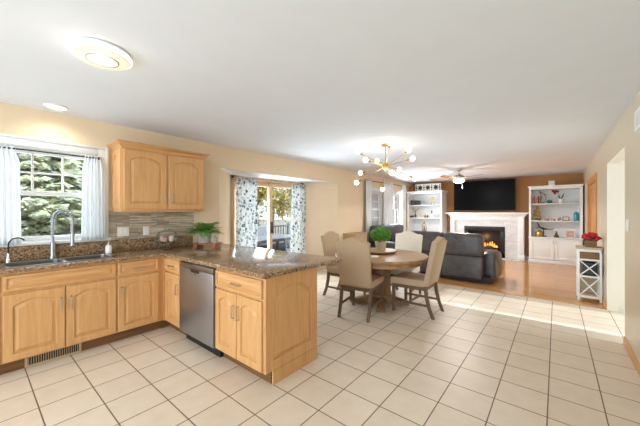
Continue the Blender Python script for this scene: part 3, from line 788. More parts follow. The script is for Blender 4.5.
# switch plates on the mosaic
def plate(name, label, cat, loc, rz, w, h, nsw, kind):
    t = thing(name, label, cat, loc, rz)
    m = MB(); m.box(-w/2, w/2, -0.006, 0, -h/2, h/2, 0.002); m.build('cover_plate', 'plate', t)
    for i in range(nsw):
        x = (i-(nsw-1)/2)*0.046
        if kind == 'switch':
            m = MB(); m.box(x-0.015, x+0.015, -0.010, -0.006, -0.032, 0.032, 0.002); m.build('rocker', 'white', t)
        else:
            for z in (-0.022, 0.022):
                m = MB(); m.box(x-0.016, x+0.016, -0.0085, -0.006, z-0.016, z+0.016, 0.004); q = m.build('receptacle', 'white', t)
                m = MB(); m.box(x-0.007, x-0.004, -0.0090, -0.0080, z-0.006, z+0.006); m.box(x+0.004, x+0.007, -0.0090, -0.0080, z-0.006, z+0.006); m.build('slots', 'dark_gray', q)
plate('light_switch', 'wide double switch plate on the mosaic backsplash beside the window', 'switch', (XL+0.0085, 1.21, 1.165), PI/2, 0.125, 0.115, 2, 'switch')
plate('wall_outlet', 'power outlet on the mosaic backsplash under the wall cabinet', 'outlet', (XL+0.0085, 1.47, 1.165), PI/2, 0.075, 0.115, 1, 'outlet')
plate('light_switch', 'double switch on the right wall in front of the white passage', 'switch', (XR-0.001, 4.26, 1.275), -PI/2, 0.12, 0.12, 2, 'switch')
plate('light_switch', 'small switch on the right wall between passage and oak door', 'switch', (XR-0.001, 6.55, 1.275), -PI/2, 0.075, 0.12, 1, 'switch')
t = thing('wall_vent', 'white return air grille high on the right wall', 'vent', (XR-0.001, 3.70, 2.14), -PI/2)
m = MB(); m.box(-0.17, 0.17, -0.01, 0, 0, 0.02); m.box(-0.17, 0.17, -0.01, 0, 0.16, 0.18); m.box(-0.17, -0.15, -0.01, 0, 0.02, 0.16); m.box(0.15, 0.17, -0.01, 0, 0.02, 0.16); m.build('frame', 'white', t)
m = MB()
for i in range(9): m.box(-0.15, 0.15, -0.008, -0.002, 0.024+i*0.0155, 0.034+i*0.0155)
m.build('slats', 'white', t)

# things on the counter
t = thing('cake_stand', 'clear glass domed cake stand on the granite counter', 'cake stand', (-3.94, 1.64, 0.9235))
m = MB(); m.lathe([(0.062, 0), (0.058, 0.008), (0.02, 0.02), (0.014, 0.05), (0.02, 0.085), (0.13, 0.095), (0.135, 0.104), (0.12, 0.1)], n=28); m.build('pedestal', 'clear', t)
m = MB(); m.lathe([(0.118, 0.105), (0.118, 0.20), (0.105, 0.225), (0.05, 0.243), (0.014, 0.247)], n=28, cap0=False); dm = m.build('dome', 'clear', t)
m = MB(); m.lathe([(0.012, 0.247), (0.009, 0.256), (0.018, 0.268), (0.014, 0.28), (0.003, 0.284)], n=14); m.build('knob', 'nickel', dm)
for i, (dx, dy, mt) in enumerate(((-0.05, -0.03, 'rose'), (0.04, -0.04, 'pink'), (0.0, 0.05, 'rose'), (0.05, 0.035, 'paper'), (-0.055, 0.045, 'pink'))):
    m = MB(); m.lathe([(0.026, 0), (0.034, 0.035), (0.037, 0.042), (0.028, 0.062), (0.01, 0.072)], n=14)
    one('cupcake', m, mt, 'small cupcake under the glass cake dome', 'cupcake', (-3.94+dx, 1.64+dy, 1.0285), 0, 'cupcakes under the glass dome')
RZ = math.radians(32)
t = thing('wooden_riser', 'reddish wooden riser tray on the counter under the fern', 'riser', (-3.74, 2.10, 0.9235), RZ)
m = MB(); m.box(-0.17, 0.17, -0.10, 0.10, 0.04, 0.06, 0.004); m.build('board', 'riserwood', t)
for sx in (-1, 1):
    m = MB(); m.box(sx*0.13-0.02, sx*0.13+0.02, -0.09, 0.09, 0, 0.04, 0.003); m.build('foot', 'riserwood', t)
cr, sr = math.cos(RZ), math.sin(RZ)
FP = (-3.74-0.05*cr, 2.10-0.05*sr, 0.984)
t = thing('potted_fern', 'green fern in a cement pot on the wooden riser', 'plant', FP)
m = MB(); m.lathe([(0.072, 0), (0.078, 0.004), (0.092, 0.15), (0.095, 0.155), (0.085, 0.155), (0.08, 0.13)], n=24); m.build('pot', 'pot', t)
m = MB(); rnd = random.Random(11)
for i in range(64):
    an = i*2.399; el = rnd.uniform(0.45, 1.4); L = rnd.uniform(0.22, 0.32)
    dr = Vector((math.cos(an), math.sin(an), 0)); pts = []
    for k in range(9):
        u = k/8; pts.append(Vector((0,0,0.14))+dr*(L*u*math.cos(el*0.6)+0.01)+Vector((0,0,L*(math.sin(el)*u*1.0 - 0.75*u*u*(1.25-math.sin(el)*0.6)))))
    sd = Vector((-dr.y, dr.x, 0))
    for k in range(8):
        for q in (0, 0.5):
            p = pts[k].lerp(pts[k+1], q); dd = (pts[k+1]-pts[k]).normalized(); lw = 0.058*math.sin(PI*min(1, (k+q)/8*0.85+0.15))+0.006
            for sg in (-1, 1):
                tip = p+sd*sg*lw+dd*lw*0.5-Vector((0,0,0.006)); m.F([m.V(p-dd*0.006), m.V(p+sd*sg*lw*0.5+dd*0.001), m.V(tip), m.V(p+dd*0.010+sd*sg*lw*0.35)])
m.build('fronds', 'leaf', t, smooth=False, recalc=False)
m = MB(); m.lathe([(0.03, 0), (0.034, 0.004), (0.034, 0.075), (0.03, 0.082), (0.012, 0.088), (0.012, 0.10)], n=18)
one('small_jar', m, 'pot', 'small pale lidded jar on the riser right of the fern', 'jar', (-3.74+0.105*cr, 2.10+0.105*sr, 0.984))

# ------------------------------------------------------------------ curtains
def wavy(m, y0, y1, z0, z1, n, amp, flare=0.0, pinch=0.0, nv=14, seed=0):
    rnd = random.Random(seed); ph = [rnd.uniform(-0.5, 0.5) for _ in range(20)]
    def fn(u, v):
        z = z0+(z1-z0)*v
        w = 1+flare*(1-v) - pinch*math.exp(-((v-0.97)/0.06)**2)
        yc = (y0+y1)/2; y = yc+(u-0.5)*(y1-y0)*w
        ph_ = u*n*2*PI+ph[int(u*19)]*0.0+0.5*math.sin(u*7+v*2)
        return (amp*(0.75+0.25*math.sin(3*v+u*5))*math.sin(ph_)+amp*0.25*math.sin(2.7*ph_+v), y, z)
    m.sheet(fn, n*10, nv)
def curtain(name, label, x, y0, y1, z0, z1, n, amp, mat, group, flare=0.0, pinch=0.0, seed=0, rings_r=None):
    m = MB(); wavy(m, y0-(y0+y1)/2, y1-(y0+y1)/2, 0, z1-z0, n, amp, flare, pinch, seed=seed)
    o = m.build(name, mat, smooth=True, recalc=False, angle=80); o.location = (x, (y0+y1)/2, z0)
    sd = o.modifiers.new('thickness', 'SOLIDIFY'); sd.thickness = 0.002; sd.offset = 0
    return tag(o, label, 'curtain', group)
def rod(label, x, y0, y1, z, wallx, r=0.008, mat='iron', fin=0.016):
    t = thing('curtain_rod', label, 'curtain rod', (x, y0, z))
    m = MB(); m.tube([(0,0,0), (0,(y1-y0)/2,0), (0,y1-y0,0)], r, 10); m.build('pole', mat, t)
    for y in (0, y1-y0):
        m = MB(); m.ball((0, y, 0), fin); m.build('finial', mat, t)
    for y in (0.06, y1-y0-0.06):
        m = MB(); m.bar((wallx-x, y, 0), (0, y, 0), 0.010); m.build('bracket', mat, t)
KX = XL+0.075
rod('thin black curtain rod across the kitchen window', KX, 0.13, 0.95, 2.03, XL+0.035, 0.007)
curtain('sheer_curtain', 'white sheer curtain on the left side of the kitchen window', KX, 0.03, 0.31, 1.09, 2.055, 7, 0.014, 'sheer', 'white sheer curtains at the kitchen window', 0.10, 0.25, 1)
curtain('sheer_curtain', 'white sheer curtain on the right side of the kitchen window beside the wall cabinet', KX, 0.80, 1.0, 1.09, 2.055, 6, 0.014, 'sheer', 'white sheer curtains at the kitchen window', 0.12, 0.25, 2)
rod('nickel curtain rod above the patio door', DX+0.07, DY0+0.03, DY1+0.05, 2.055, DX+0.02, 0.009, 'nickel', 0.018)
curtain('floral_curtain', 'floral curtain on the left of the patio door', DX+0.07, 3.22, 3.72, 0.03, 2.075, 6, 0.03, 'floral', 'floral curtains at the patio door', 0.06, 0.0, 3)
curtain('floral_curtain', 'floral curtain on the right of the patio door', DX+0.07, 4.70, 5.17, 0.03, 2.075, 6, 0.03, 'floral', 'floral curtains at the patio door', 0.10, 0.0, 4)
rod('dark curtain rod above the two living room windows', XL+0.09, 7.02, 9.75, 2.30, XL, 0.011, 'bronze', 0.028)
curtain('white_curtain', 'white drape at the near end of the living room window rod', XL+0.09, 6.98, 7.32, 0.03, 2.34, 5, 0.035, 'drape', 'white drapes at the living room windows', 0, 0, 5)
curtain('white_curtain', 'white drape between the two living room windows', XL+0.09, 8.02, 8.68, 0.03, 2.34, 8, 0.035, 'drape', 'white drapes at the living room windows', 0, 0, 6)
curtain('white_curtain', 'white drape at the far end of the living room window rod by the bookcase', XL+0.09, 9.34, 9.72, 0.03, 2.34, 5, 0.035, 'drape', 'white drapes at the living room windows', 0, 0, 7)
for nm, Wn, lb in (('window_blind', W2, 'gray pleated blind behind the near living room window'), ('window_blind', W3, 'gray pleated blind behind the far living room window')):
    t = thing(nm, lb, 'blind', (XL-0.105, (Wn[0]+Wn[1])/2, Wn[2]))
    hw = (Wn[1]-Wn[0])/2-0.02; m = MB()
    for i in range(40):
        z = 0.02+i*(Wn[3]-Wn[2]-0.06)/40; m.box(-0.006, 0.006, -hw, hw, z, z+0.021)
    m.build('slats', 'blinds', t); m = MB(); m.box(-0.01, 0.01, -hw, hw, Wn[3]-Wn[2]-0.05, Wn[3]-Wn[2]-0.015); m.build('headrail', 'white', t)

# ------------------------------------------------------------------ dining table
TC = (-2.10, 4.03); TR = 0.70
t = thing('dining_table', 'round brown wooden pedestal dining table between the linen chairs', 'table', (TC[0], TC[1], 0), 0.5)
m = MB(); m.lathe([(TR-0.03, 0.715), (TR-0.01, 0.722), (TR, 0.735), (TR, 0.752), (TR-0.008, 0.76)], n=64); m.build('tabletop', 'tablewood', t)
m = MB(); m.lathe([(TR-0.10, 0.64), (TR-0.09, 0.645), (TR-0.09, 0.715)], n=48); m.build('apron', 'tablewood', t)
m = MB(); m.box(-0.22, 0.22, -0.22, 0.22, 0.60, 0.64, 0.01); m.box(-0.19, 0.19, -0.19, 0.19, 0.57, 0.60, 0.01)
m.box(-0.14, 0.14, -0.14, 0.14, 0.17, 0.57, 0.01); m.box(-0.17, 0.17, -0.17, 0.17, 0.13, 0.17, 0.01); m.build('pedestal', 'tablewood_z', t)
for k in range(4):
    m = MB(); m.X = Matrix.Rotation(k*PI/2+PI/4, 4, 'Z')
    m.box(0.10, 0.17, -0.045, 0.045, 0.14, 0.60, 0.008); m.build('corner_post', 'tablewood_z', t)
    m = MB(); m.X = Matrix.Rotation(k*PI/2, 4, 'Z')
    m.prism([(0.0, 0.02), (0.40, 0.02), (0.41, 0.055), (0.30, 0.085), (0.16, 0.13), (0.0, 0.13)], -0.055, 0.055, 'xz', 0.006)
    m.box(0.30, 0.42, -0.065, 0.065, 0.0, 0.03, 0.006)
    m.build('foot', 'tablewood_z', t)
LS = (-2.21, 4.18)
t = thing('lazy_susan', 'round wooden turntable on the dining table under the potted plant', 'turntable', (LS[0], LS[1], 0.7605))
m = MB(); m.lathe([(0.12, 0), (0.12, 0.02)], n=24); m.build('base', 'tablewood_z', t)
m = MB(); m.lathe([(0.28, 0.02), (0.285, 0.026), (0.285, 0.038), (0.28, 0.042)], n=40); m.build('plate', 'tablewood', t)
t = thing('potted_topiary', 'bushy bright green ball plant in a beige pot on the dining table', 'plant', (LS[0]+0.02, LS[1]+0.03, 0.803))
m = MB(); m.lathe([(0.07, 0), (0.075, 0.004), (0.095, 0.14), (0.088, 0.14), (0.08, 0.12)], n=24); m.build('pot', 'pot_beige', t)
m = MB(); rnd = random.Random(5)
for i in range(900):
    u = rnd.uniform(-0.75, 1); an = rnd.uniform(0, 2*PI); s = math.sqrt(1-u*u); R_ = rnd.uniform(0.6, 1.0)
    p = Vector((s*math.cos(an)*0.165*R_, s*math.sin(an)*0.165*R_, 0.235+u*0.125*R_)); nrm = Vector((s*math.cos(an), s*math.sin(an), u+0.3))
    a_ = (nrm+Vector((rnd.gauss(0,.6), rnd.gauss(0,.6), rnd.gauss(0,.6)))).normalized(); b_ = a_.orthogonal().normalized(); b_ = Matrix.Rotation(rnd.uniform(0,6.28), 3, a_) @ b_
    q = rnd.uniform(0.018, 0.032); m.F([m.V(p+a_*q*x_+b_*q*y_) for x_, y_ in ((-.6,0),(0.2,-.42),(1,0),(0.2,.42))])
m.ball((0, 0, 0.235), 0.10, 12, 8, (1.1, 1.1, 0.8))
m.build('foliage', 'leaf_light', t, smooth=False, recalc=False)
m = MB(); m.box(-0.15, 0.15, -0.105, 0.105, 0, 0.003); m.box(-0.13, 0.16, -0.11, 0.09, 0.003, 0.006)
one('paper_stack', m, 'paper', 'loose papers lying on the dining table before the turntable', 'papers', (-2.13, 3.68, 0.7605), 0.5)

# chairs: local facing +Y
def make_chair(fab):
    t = bpy.data.objects.new('dining_chair', None); C.objects.link(t); t['category'] = 'chair'
    hw = 0.235
    m = MB(); m.prism([(-0.225, -0.22), (0.225, -0.22), (0.245, 0.27), (-0.245, 0.27)], 0.40, 0.495, 'xy', 0.018); m.build('seat', fab, t)
    m = MB(); m.prism([(-0.215, -0.215), (0.215, -0.215), (0.235, 0.262), (-0.235, 0.262)], 0.355, 0.402, 'xy'); m.build('seat_frame', 'legwood', t)
    # camel-backed backrest
    tilt = Matrix.Translation((0, -0.215, 0.42)) @ Matrix.Rotation(math.radians(11.5), 4, 'X')
    top = lambda x: 0.665-0.055*(1-math.cos(PI*min(1, abs(x)/0.19)))/2 - (0.012 if abs(x) > 0.225 else 0)
    poly = [(-0.215, 0.0), (0.215, 0.0)] + [(hw-2*hw*i/24, top(hw-2*hw*i/24)) for i in range(25)]
    m = MB(); m.X = tilt; m.prism(poly, -0.035, 0.035, 'xz', 0.012); bk = m.build('backrest', fab, t)
    m = MB(); m.X = tilt
    edge = [(-0.205, z*0.60/18) for z in range(1, 19)] + [(-0.21+0.42*i/20, top(-0.21+0.42*i/20)-0.022) for i in range(21)] + [(0.205, z*0.60/18) for z in range(18, 0, -1)]
    for x, z in edge: m.ball((x, -0.036, z), 0.0055, 6, 4)
    for i in range(20): m.ball((-0.20+0.4*i/19, -0.036, 0.018), 0.0055, 6, 4)
    m.build('nailhead_trim', 'brass', bk)['kind'] = 'stuff'
    for s in (-1, 1):
        m = MB(); pts = [(s*0.205, -0.21, 0.42), (s*0.205, -0.225, 0.28), (s*0.205, -0.255, 0.14), (s*0.205, -0.31, 0.0)]
        for a_, b_ in zip(pts, pts[1:]): pass
        m.rings([[(x-0.019+0.004*k/3, y-0.022, z), (x+0.019-0.004*k/3, y-0.022, z), (x+0.019-0.004*k/3, y+0.022-0.006*k/3, z), (x-0.019+0.004*k/3, y+0.022-0.006*k/3, z)] for k, (x, y, z) in enumerate(pts)])
        m.build('leg', 'legwood', t)
        m = MB(); m.rings([[(s*0.215-w_, 0.235-w_, z), (s*0.215+w_, 0.235-w_, z), (s*0.215+w_, 0.235+w_, z), (s*0.215-w_, 0.235+w_, z)] for z, w_ in ((0.40, 0.021), (0.0, 0.015))]); m.build('leg', 'legwood', t)
        m = MB(); m.bar((s*0.207, -0.25, 0.16), (s*0.214, 0.235, 0.16), 0.018, 0.028); m.build('stretcher', 'legwood', t)
    m = MB(); m.bar((-0.21, 0.02, 0.16), (0.21, 0.02, 0.16), 0.018, 0.028); m.build('stretcher', 'legwood', t)
    return t
chair = make_chair('linen'); chair2 = make_chair('linen_lit')
def put(o, x, y, rz, label):
    o.location = (x, y, 0); o.rotation_euler = (0, 0, rz); o['label'] = label; o['group'] = 'linen dining chairs'
put(chair, -2.12, 3.50, math.radians(11), 'linen dining chair nearest the camera with its back turned, before the table')
put(copy_tree(chair), -1.56, 4.06, math.radians(90), 'linen dining chair right of the table seen from its side')
put(copy_tree(chair), -2.74, 4.03, math.radians(-88), 'linen dining chair left of the table behind the peninsula counter')
put(chair2, -2.0, 4.62, math.radians(184), 'linen dining chair coloured as window-lit on the far side of the table before the sofa')
m = MB(); m.lathe([(0.10, 0), (0.115, 0.02), (0.115, 0.17), (0.10, 0.20), (0.04, 0.21)], n=24)
one('black_canister', m, 'black', 'small black rounded canister on the floor by the bay wall left of the chairs', 'canister', (-4.0, 5.45, 0.001))

# ------------------------------------------------------------------ chandelier
CH = Vector((-2.09, 4.18, 2.135))
t = thing('chandelier', 'brass starburst chandelier with glowing bulbs over the dining table', 'chandelier', tuple(CH))
dz = ZC-CH.z
m = MB(); m.lathe([(0.062, dz-0.001), (0.062, dz-0.02), (0.05, dz-0.03), (0.012, dz-0.034)]); m.build('canopy', 'brass', t)
m = MB(); m.tube([(0,0,0), (0,0,dz-0.03)], 0.007); m.build('rod', 'brass', t)
m = MB(); m.ball((0,0,0), 0.058, 20, 12); m.build('hub', 'brass', t)
# directions of the arms, in the room
F_ = Vector((-math.sin(math.radians(39.4)), math.cos(math.radians(39.4)), 0)); R_ = Vector((math.cos(math.radians(39.4)), math.sin(math.radians(39.4)), 0))
arms = [(-0.42, -0.05, 0.20), (-0.34, -0.28, 0.04), (-0.33, 0.30, -0.06), (-0.42, 0.10, -0.235), (-0.03, 0.46, 0.16), (-0.02, -0.46, -0.16), (0.02, 0.30, -0.32),
        (0.38, 0.12, 0.26), (0.36, -0.12, 0.09), (0.29, 0.32, 0.0), (0.42, -0.06, -0.19), (-0.02, -0.36, 0.26)]
for r_, f_, u_ in arms:
    v = (R_*r_+F_*f_+Vector((0,0,u_)))
    m = MB(); m.tube([v*0.1, v], 0.0045, 7); ar = m.build('arm', 'brass', t)
    e = v.normalized()
    m = MB(); m.tube([v-e*0.065, v-e*0.005], 0.014, 10); m.build('socket', 'brass', ar)
    m = MB(); m.ball(tuple(v+e*0.030), 0.038, 12, 8); m.build('bulb', 'bulb', ar)
light('chandelier_light', 'POINT', (CH.x, CH.y, CH.z-0.12), 6, (1.0, 0.95, 0.9), size=0.12)

# flush ceiling light, recessed light
t = thing('ceiling_light', 'round glowing flush ceiling light with a ring above the kitchen', 'ceiling light', (-2.33, 0.56, ZC-0.001))
m = MB(); m.lathe([(0.148, 0), (0.160, -0.006), (0.160, -0.022)], n=48); m.build('base', 'white', t)
m = MB(); m.lathe([(0.160, -0.022), (0.166, -0.026), (0.166, -0.044), (0.158, -0.05), (0.153, -0.05)], n=48); m.build('diffuser', 'lamp_side', t)
m = MB(); m.lathe([(0.156, -0.0505), (0.150, -0.056), (0.092, -0.062)], n=48); m.build('outer_face', 'lamp_white', t)
m = MB(); m.lathe([(0.091, -0.060), (0.091, -0.066), (0.084, -0.066), (0.084, -0.060)], n=48, cap0=False, cap1=False); m.build('ring', 'nickel', t)
m = MB(); m.lathe([(0.084, -0.062), (0.05, -0.064), (0.01, -0.064)], n=48); m.build('inner_face', 'lamp_face', t)
light('ceiling_light_glow', 'POINT', (-2.33, 0.56, ZC-0.16), 0.8, (1.0, 0.95, 0.9), size=0.06)
def downlight(x, y, label, energy, group=None):
    t = thing('recessed_light', label, 'recessed light', (x, y, ZC-0.001), 0, group)
    m = MB(); m.lathe([(0.10, 0), (0.10, -0.006), (0.078, -0.010), (0.074, 0.0)], n=32, cap0=False, cap1=False); m.build('trim_ring', 'white', t)
    m = MB(); m.lathe([(0.074, -0.002), (0.04, -0.005), (0.01, -0.006)], n=32); m.build('lens', 'can_glow', t)
    l = light('recessed_light_beam', 'SPOT', (x, y, ZC-0.02), energy, (1.0, 0.94, 0.84), rot=(0, 0, 0), size=0.05); l.data.spot_size = math.radians(150); l.data.spot_blend = 0.8
downlight(-3.93, 0.56, 'round recessed light in the ceiling above the kitchen window', 10)

# ceiling fan
FC = (-1.88, 7.75)
t = thing('ceiling_fan', 'bronze ceiling fan with brown blades and a lit bowl in the living room', 'ceiling fan', (FC[0], FC[1], ZC-0.001), 0)
m = MB(); m.lathe([(0.075, 0), (0.07, -0.03), (0.03, -0.05)], n=24); m.build('canopy', 'nickel', t)
m = MB(); m.tube([(0,0,-0.04), (0,0,-0.16)], 0.013); m.build('downrod', 'nickel', t)
m = MB(); m.lathe([(0.03, -0.13), (0.09, -0.15), (0.125, -0.18), (0.125, -0.23), (0.09, -0.255), (0.05, -0.26)], n=28); m.build('motor', 'nickel', t)
m = MB(); m.lathe([(0.05, -0.255), (0.13, -0.265), (0.135, -0.29), (0.11, -0.325), (0.06, -0.348), (0.01, -0.352)], n=28); m.build('light_bowl', 'fan_glow', t)
fan_rot = math.radians(39.4)
for k, dg in enumerate((-4, 68, 140, 212, 284)):
    Mx = Matrix.Rotation(fan_rot+math.radians(dg), 4, 'Z') @ Matrix.Translation((0,0,-0.222)) @ Matrix.Rotation(math.radians(10), 4, 'X')
    m = MB(); m.X = Mx; m.prism([(0.19, -0.055), (0.30, -0.068), (0.66, -0.07), (0.70, -0.045), (0.70, 0.045), (0.66, 0.07), (0.30, 0.068), (0.19, 0.055)], -0.004, 0.004, 'xy'); bl = m.build('blade', 'tablewood', t)
    m = MB(); m.X = Mx; m.box(0.10, 0.26, -0.022, 0.022, -0.012, -0.005); m.build('blade_iron', 'nickel', bl)
m = MB(); m.tube([(0.09,-0.05,-0.30), (0.09,-0.05,-0.47)], 0.0025, 5); m.ball((0.09,-0.05,-0.475), 0.009, 8, 6); m.build('pull_chain', 'nickel', t)
l = light('fan_light', 'SPOT', (FC[0], FC[1], ZC-0.41), 75, (1.0, 0.95, 0.9), rot=(0, 0, 0), size=0.1); l.data.spot_size = math.radians(165); l.data.spot_blend = 0.15
light('fan_light_glow', 'POINT', (FC[0], FC[1], ZC-0.43), 15, (1.0, 0.95, 0.9), size=0.08)

# ------------------------------------------------------------------ living room: sofas
def rbox(m, x0, x1, y0, y1, z0, z1, b, seg=4): m.box(x0, x1, y0, y1, z0, z1, b, seg)
def sofa(name, label, loc, rz, sections, leather, arm=0.26):
    """local: facing +Y, back plane at y=0, x from 0"""
    t = thing(name, label, 'sofa', loc, rz, 'gray leather recliner sofas')
    Wd = sum(sections)+2*arm
    m = MB(); m.box(0.04, Wd-0.04, 0.06, 0.85, 0.03, 0.14); m.build('base', 'black', t)
    x = arm
    for i, sw in enumerate(sections):
        e0 = arm-0.04 if i == 0 else 0.006; e1 = arm-0.04 if i == len(sections)-1 else 0.006
        e0 = 0.09 if i == 0 else 0.006; e1 = 0.09 if i == len(sections)-1 else 0.006
        xa, xb = x-e0+0.006, x+sw+e1-0.006
        m = MB(); m.X = Matrix.Translation((0, 0.0, 0.09)) @ Matrix.Rotation(math.radians(-5), 4, 'X')
        m.box(xa, xb, 0.0, 0.22, 0.0, 0.44, 0.035, 3); m.build('lower_back', leather, t)
        m = MB(); m.X = Matrix.Translation((0, 0.0, 0.09)) @ Matrix.Rotation(math.radians(-5), 4, 'X')
        m.box(xa, xb, -0.028, 0.27, 0.425, 0.90, 0.09, 5); m.build('upper_back', leather, t)
        m = MB(); m.box(x+0.004, x+sw-0.004, 0.26, 0.98, 0.28, 0.50, 0.07, 4); m.build('seat_cushion', leather, t)
        m = MB(); m.box(x+0.01, x+sw-0.01, 0.88, 0.96, 0.10, 0.34, 0.03, 3); m.build('footrest', leather, t)
        x += sw
    for x0, x1 in ((0, arm), (Wd-arm, Wd)):
        m = MB(); m.prism([(0.30, 0.05), (0.96, 0.05), (0.98, 0.20), (0.98, 0.50), (0.92, 0.57), (0.75, 0.61), (0.42, 0.62), (0.32, 0.57), (0.30, 0.45)], x0, x1, 'yz', 0.06); m.build('armrest', leather, t)
    return t
sofa('recliner_sofa', 'gray leather recliner sofa with its back to the dining table', (-2.84, 6.36, 0), math.radians(-3), (0.71, 0.67), 'leather')
sofa('recliner_sofa', 'dark leather sofa under the living room windows', (-3.98, 8.75, 0), -PI/2, (0.78, 0.78), 'leather_dark').scale = (1, 1, 1.07)
t = thing('side_chest', 'light brown wooden chest by the left wall before the living room curtain', 'chest', (-4.02, 6.30, 0), 0)
m = MB(); m.box(-0.14, 0.2, -0.3, 0.3, 0.06, 0.84, 0.006); m.build('body', 'brownbox', t)
m = MB(); m.box(-0.145, 0.215, -0.315, 0.315, 0.84, 0.87, 0.006); m.build('top', 'brownbox', t)
for sx in (-0.12, 0.18):
    for sy in (-0.27, 0.27):
        m = MB(); m.box(sx-0.02, sx+0.02, sy-0.02, sy+0.02, 0, 0.06); m.build('foot', 'brownbox', t)
for z0, z1 in ((0.10, 0.44), (0.47, 0.81)):
    m = MB(); m.box(0.2, 0.214, -0.27, 0.27, z0, z1, 0.004); q = m.build('drawer_front', 'brownbox', t)
    m = MB(); m.ball((0.225, 0, (z0+z1)/2), 0.014); m.build('knob', 'bronze', q)

# ------------------------------------------------------------------ fireplace
t = thing('fireplace', 'white marble fireplace with wide mantel and black firebox below the television', 'fireplace', (-1.75, YF-0.016, 0))
y1 = -0.30
FXA, FXB, FZ = -0.58, 0.55, 0.96
m = MB()
m.box(-0.94, FXA, y1, 0, 0, 1.26); m.box(FXB, 0.96, y1, 0, 0, 1.26); m.box(FXA, FXB, y1, 0, FZ, 1.26)
m.build('marble_surround', 'marble', t, smooth=False)
m = MB()
for x0, x1 in ((-1.0, -0.86), (0.88, 1.02)):
    m.box(x0, x1, y1-0.06, 0, 0.0, 1.26, 0.006); m.box(x0-0.015, x1+0.015, y1-0.075, 0, 0, 0.14, 0.006)
m.box(-0.86, 0.88, y1-0.04, y1, 1.14, 1.26, 0.005)
m.box(-1.02, 1.04, y1-0.075, 0, 1.26, 1.30, 0.006)
m.box(-1.05, 1.07, y1-0.105, 0, 1.30, 1.345, 0.010)
m.build('mantel_frame', 'white', t)
m = MB(); m.box(-1.13, 1.13, y1-0.16, 0, 1.345, 1.395, 0.010); m.build('mantel_shelf', 'white', t)
m = MB(); m.box(FXA, FXB, y1-0.012, y1+0.03, FZ-0.14, FZ, 0.004); m.box(FXA, FXA+0.12, y1-0.012, y1+0.03, 0.02, FZ-0.14, 0.004); m.box(FXB-0.12, FXB, y1-0.012, y1+0.03, 0.02, FZ-0.14, 0.004); m.box(FXA, FXB, y1-0.012, y1+0.03, 0.02, 0.14, 0.004)
ins = m.build('firebox_frame', 'black', t)
m = MB(); m.box(FXA+0.1, FXB-0.1, -0.03, -0.01, 0.1, FZ-0.1); m.box(FXA+0.1, FXA+0.115, y1+0.03, -0.03, 0.1, FZ-0.1); m.box(FXB-0.115, FXB-0.1, y1+0.03, -0.03, 0.1, FZ-0.1); m.box(FXA+0.1, FXB-0.1, y1+0.03, -0.01, 0.1, 0.14)
m.build('firebox', 'iron', t)
for k, (a_, b_) in enumerate((((-0.35, -0.12, 0.19), (0.30, -0.16, 0.2)), ((-0.25, -0.2, 0.19), (0.33, -0.09, 0.2)), ((-0.28, -0.1, 0.28), (0.2, -0.2, 0.31)))):
    m = MB(); m.tube([a_, tuple((Vector(a_)+Vector(b_))/2+Vector((0,0,0.02))), b_], [0.05, 0.055, 0.045], 10); m.build('log', 'bark', t)
rnd = random.Random(2)
for i in range(11):
    x = -0.32+i*0.064; h = rnd.uniform(0.07, 0.20); y = -0.15+rnd.uniform(-0.05, 0.05)
    m = MB(); m.lathe([(0.012, 0.0), (0.034, 0.2*h), (0.03, 0.4*h), (0.016, 0.7*h), (0.003, h)], x, y, 0.30, 8); m.build('flame', 'flame', t)
light('fire_light', 'POINT', (-1.75, YF-0.17, 0.62), 2.5, (1.0, 0.55, 0.2), size=0.08)
m = MB(); m.box(-1.0, 1.02, -0.62, -0.376, 0.001, 0.02, 0.004)
one('hearth_slab', m, 'marble', 'pale low hearth slab on the floor before the fireplace', 'hearth', (-1.75, YF-0.016, 0))
# television
t = thing('television', 'large black television hung above the mantel', 'television', (-1.80, YF-0.25, 1.46), math.radians(0))
m = MB(); m.box(-0.86, 0.86, -0.035, 0.0, 0, 0.955, 0.006); m.build('casing', 'black', t)
m = MB(); m.box(-0.848, 0.848, -0.0365, -0.0345, 0.014, 0.943); m.build('screen', 'black_gloss', t)
m = MB(); m.box(-0.25, 0.25, 0.0, 0.232, 0.25, 0.7); m.build('wall_mount', 'black', t)

# ------------------------------------------------------------------ bookcases
def bookcase(label, x0, w, yfront, depth, shelves, base_top, H, loc_group='white bookcases'):
    t = thing('bookcase', label, 'bookcase', (x0, yfront, 0), 0, loc_group)
    s = 0.05
    m = MB()
    m.box(0, s, 0, depth, 0, H); m.box(w-s, w, 0, depth, 0, H); m.box(s, w-s, depth-0.02, depth, 0, H); m.box(s, w-s, 0.0, depth-0.02, H-0.05, H); m.build('carcass', 'white', t, smooth=False)
    m = MB(); pr = [(0, 0), (0.006, 0.01), (0.02, 0.03), (0.028, 0.035), (0.028, 0.055)]
    m.rings([[(-o, depth, H-0.01+z), (-o, -o, H-0.01+z), (w+o, -o, H-0.01+z), (w+o, depth, H-0.01+z)] for o, z in pr]); m.build('crown', 'white', t)
    for z in shelves:
        m = MB(); m.box(s, w-s, 0.02, depth-0.02, z-0.025, z, 0.002); m.build('shelf', 'white', t)
    m = MB(); m.box(-0.012, w+0.012, -0.02, depth-0.021, base_top-0.03, base_top, 0.004); m.build('counter_shelf', 'white', t)
    m = MB(); m.box(-0.012, w+0.012, -0.014, 0.03, 0, 0.09, 0.004); m.build('plinth', 'white', t)
    for a_, b_, kx in ((0.02, w/2-0.003, w/2-0.03), (w/2+0.003, w-0.02, w/2+0.03)):
        m = MB(); panel_door(m, a_, b_, 0.10, base_top-0.04, -0.019, 0.02, 0.065); q = m.build('door', 'white', t)
        bar_handle(q, (kx, base_top-0.13), 0.09, False, -0.019)
    return t
RBX, RBY, RBD, RBW = -0.60, 10.05, 0.53, 1.13
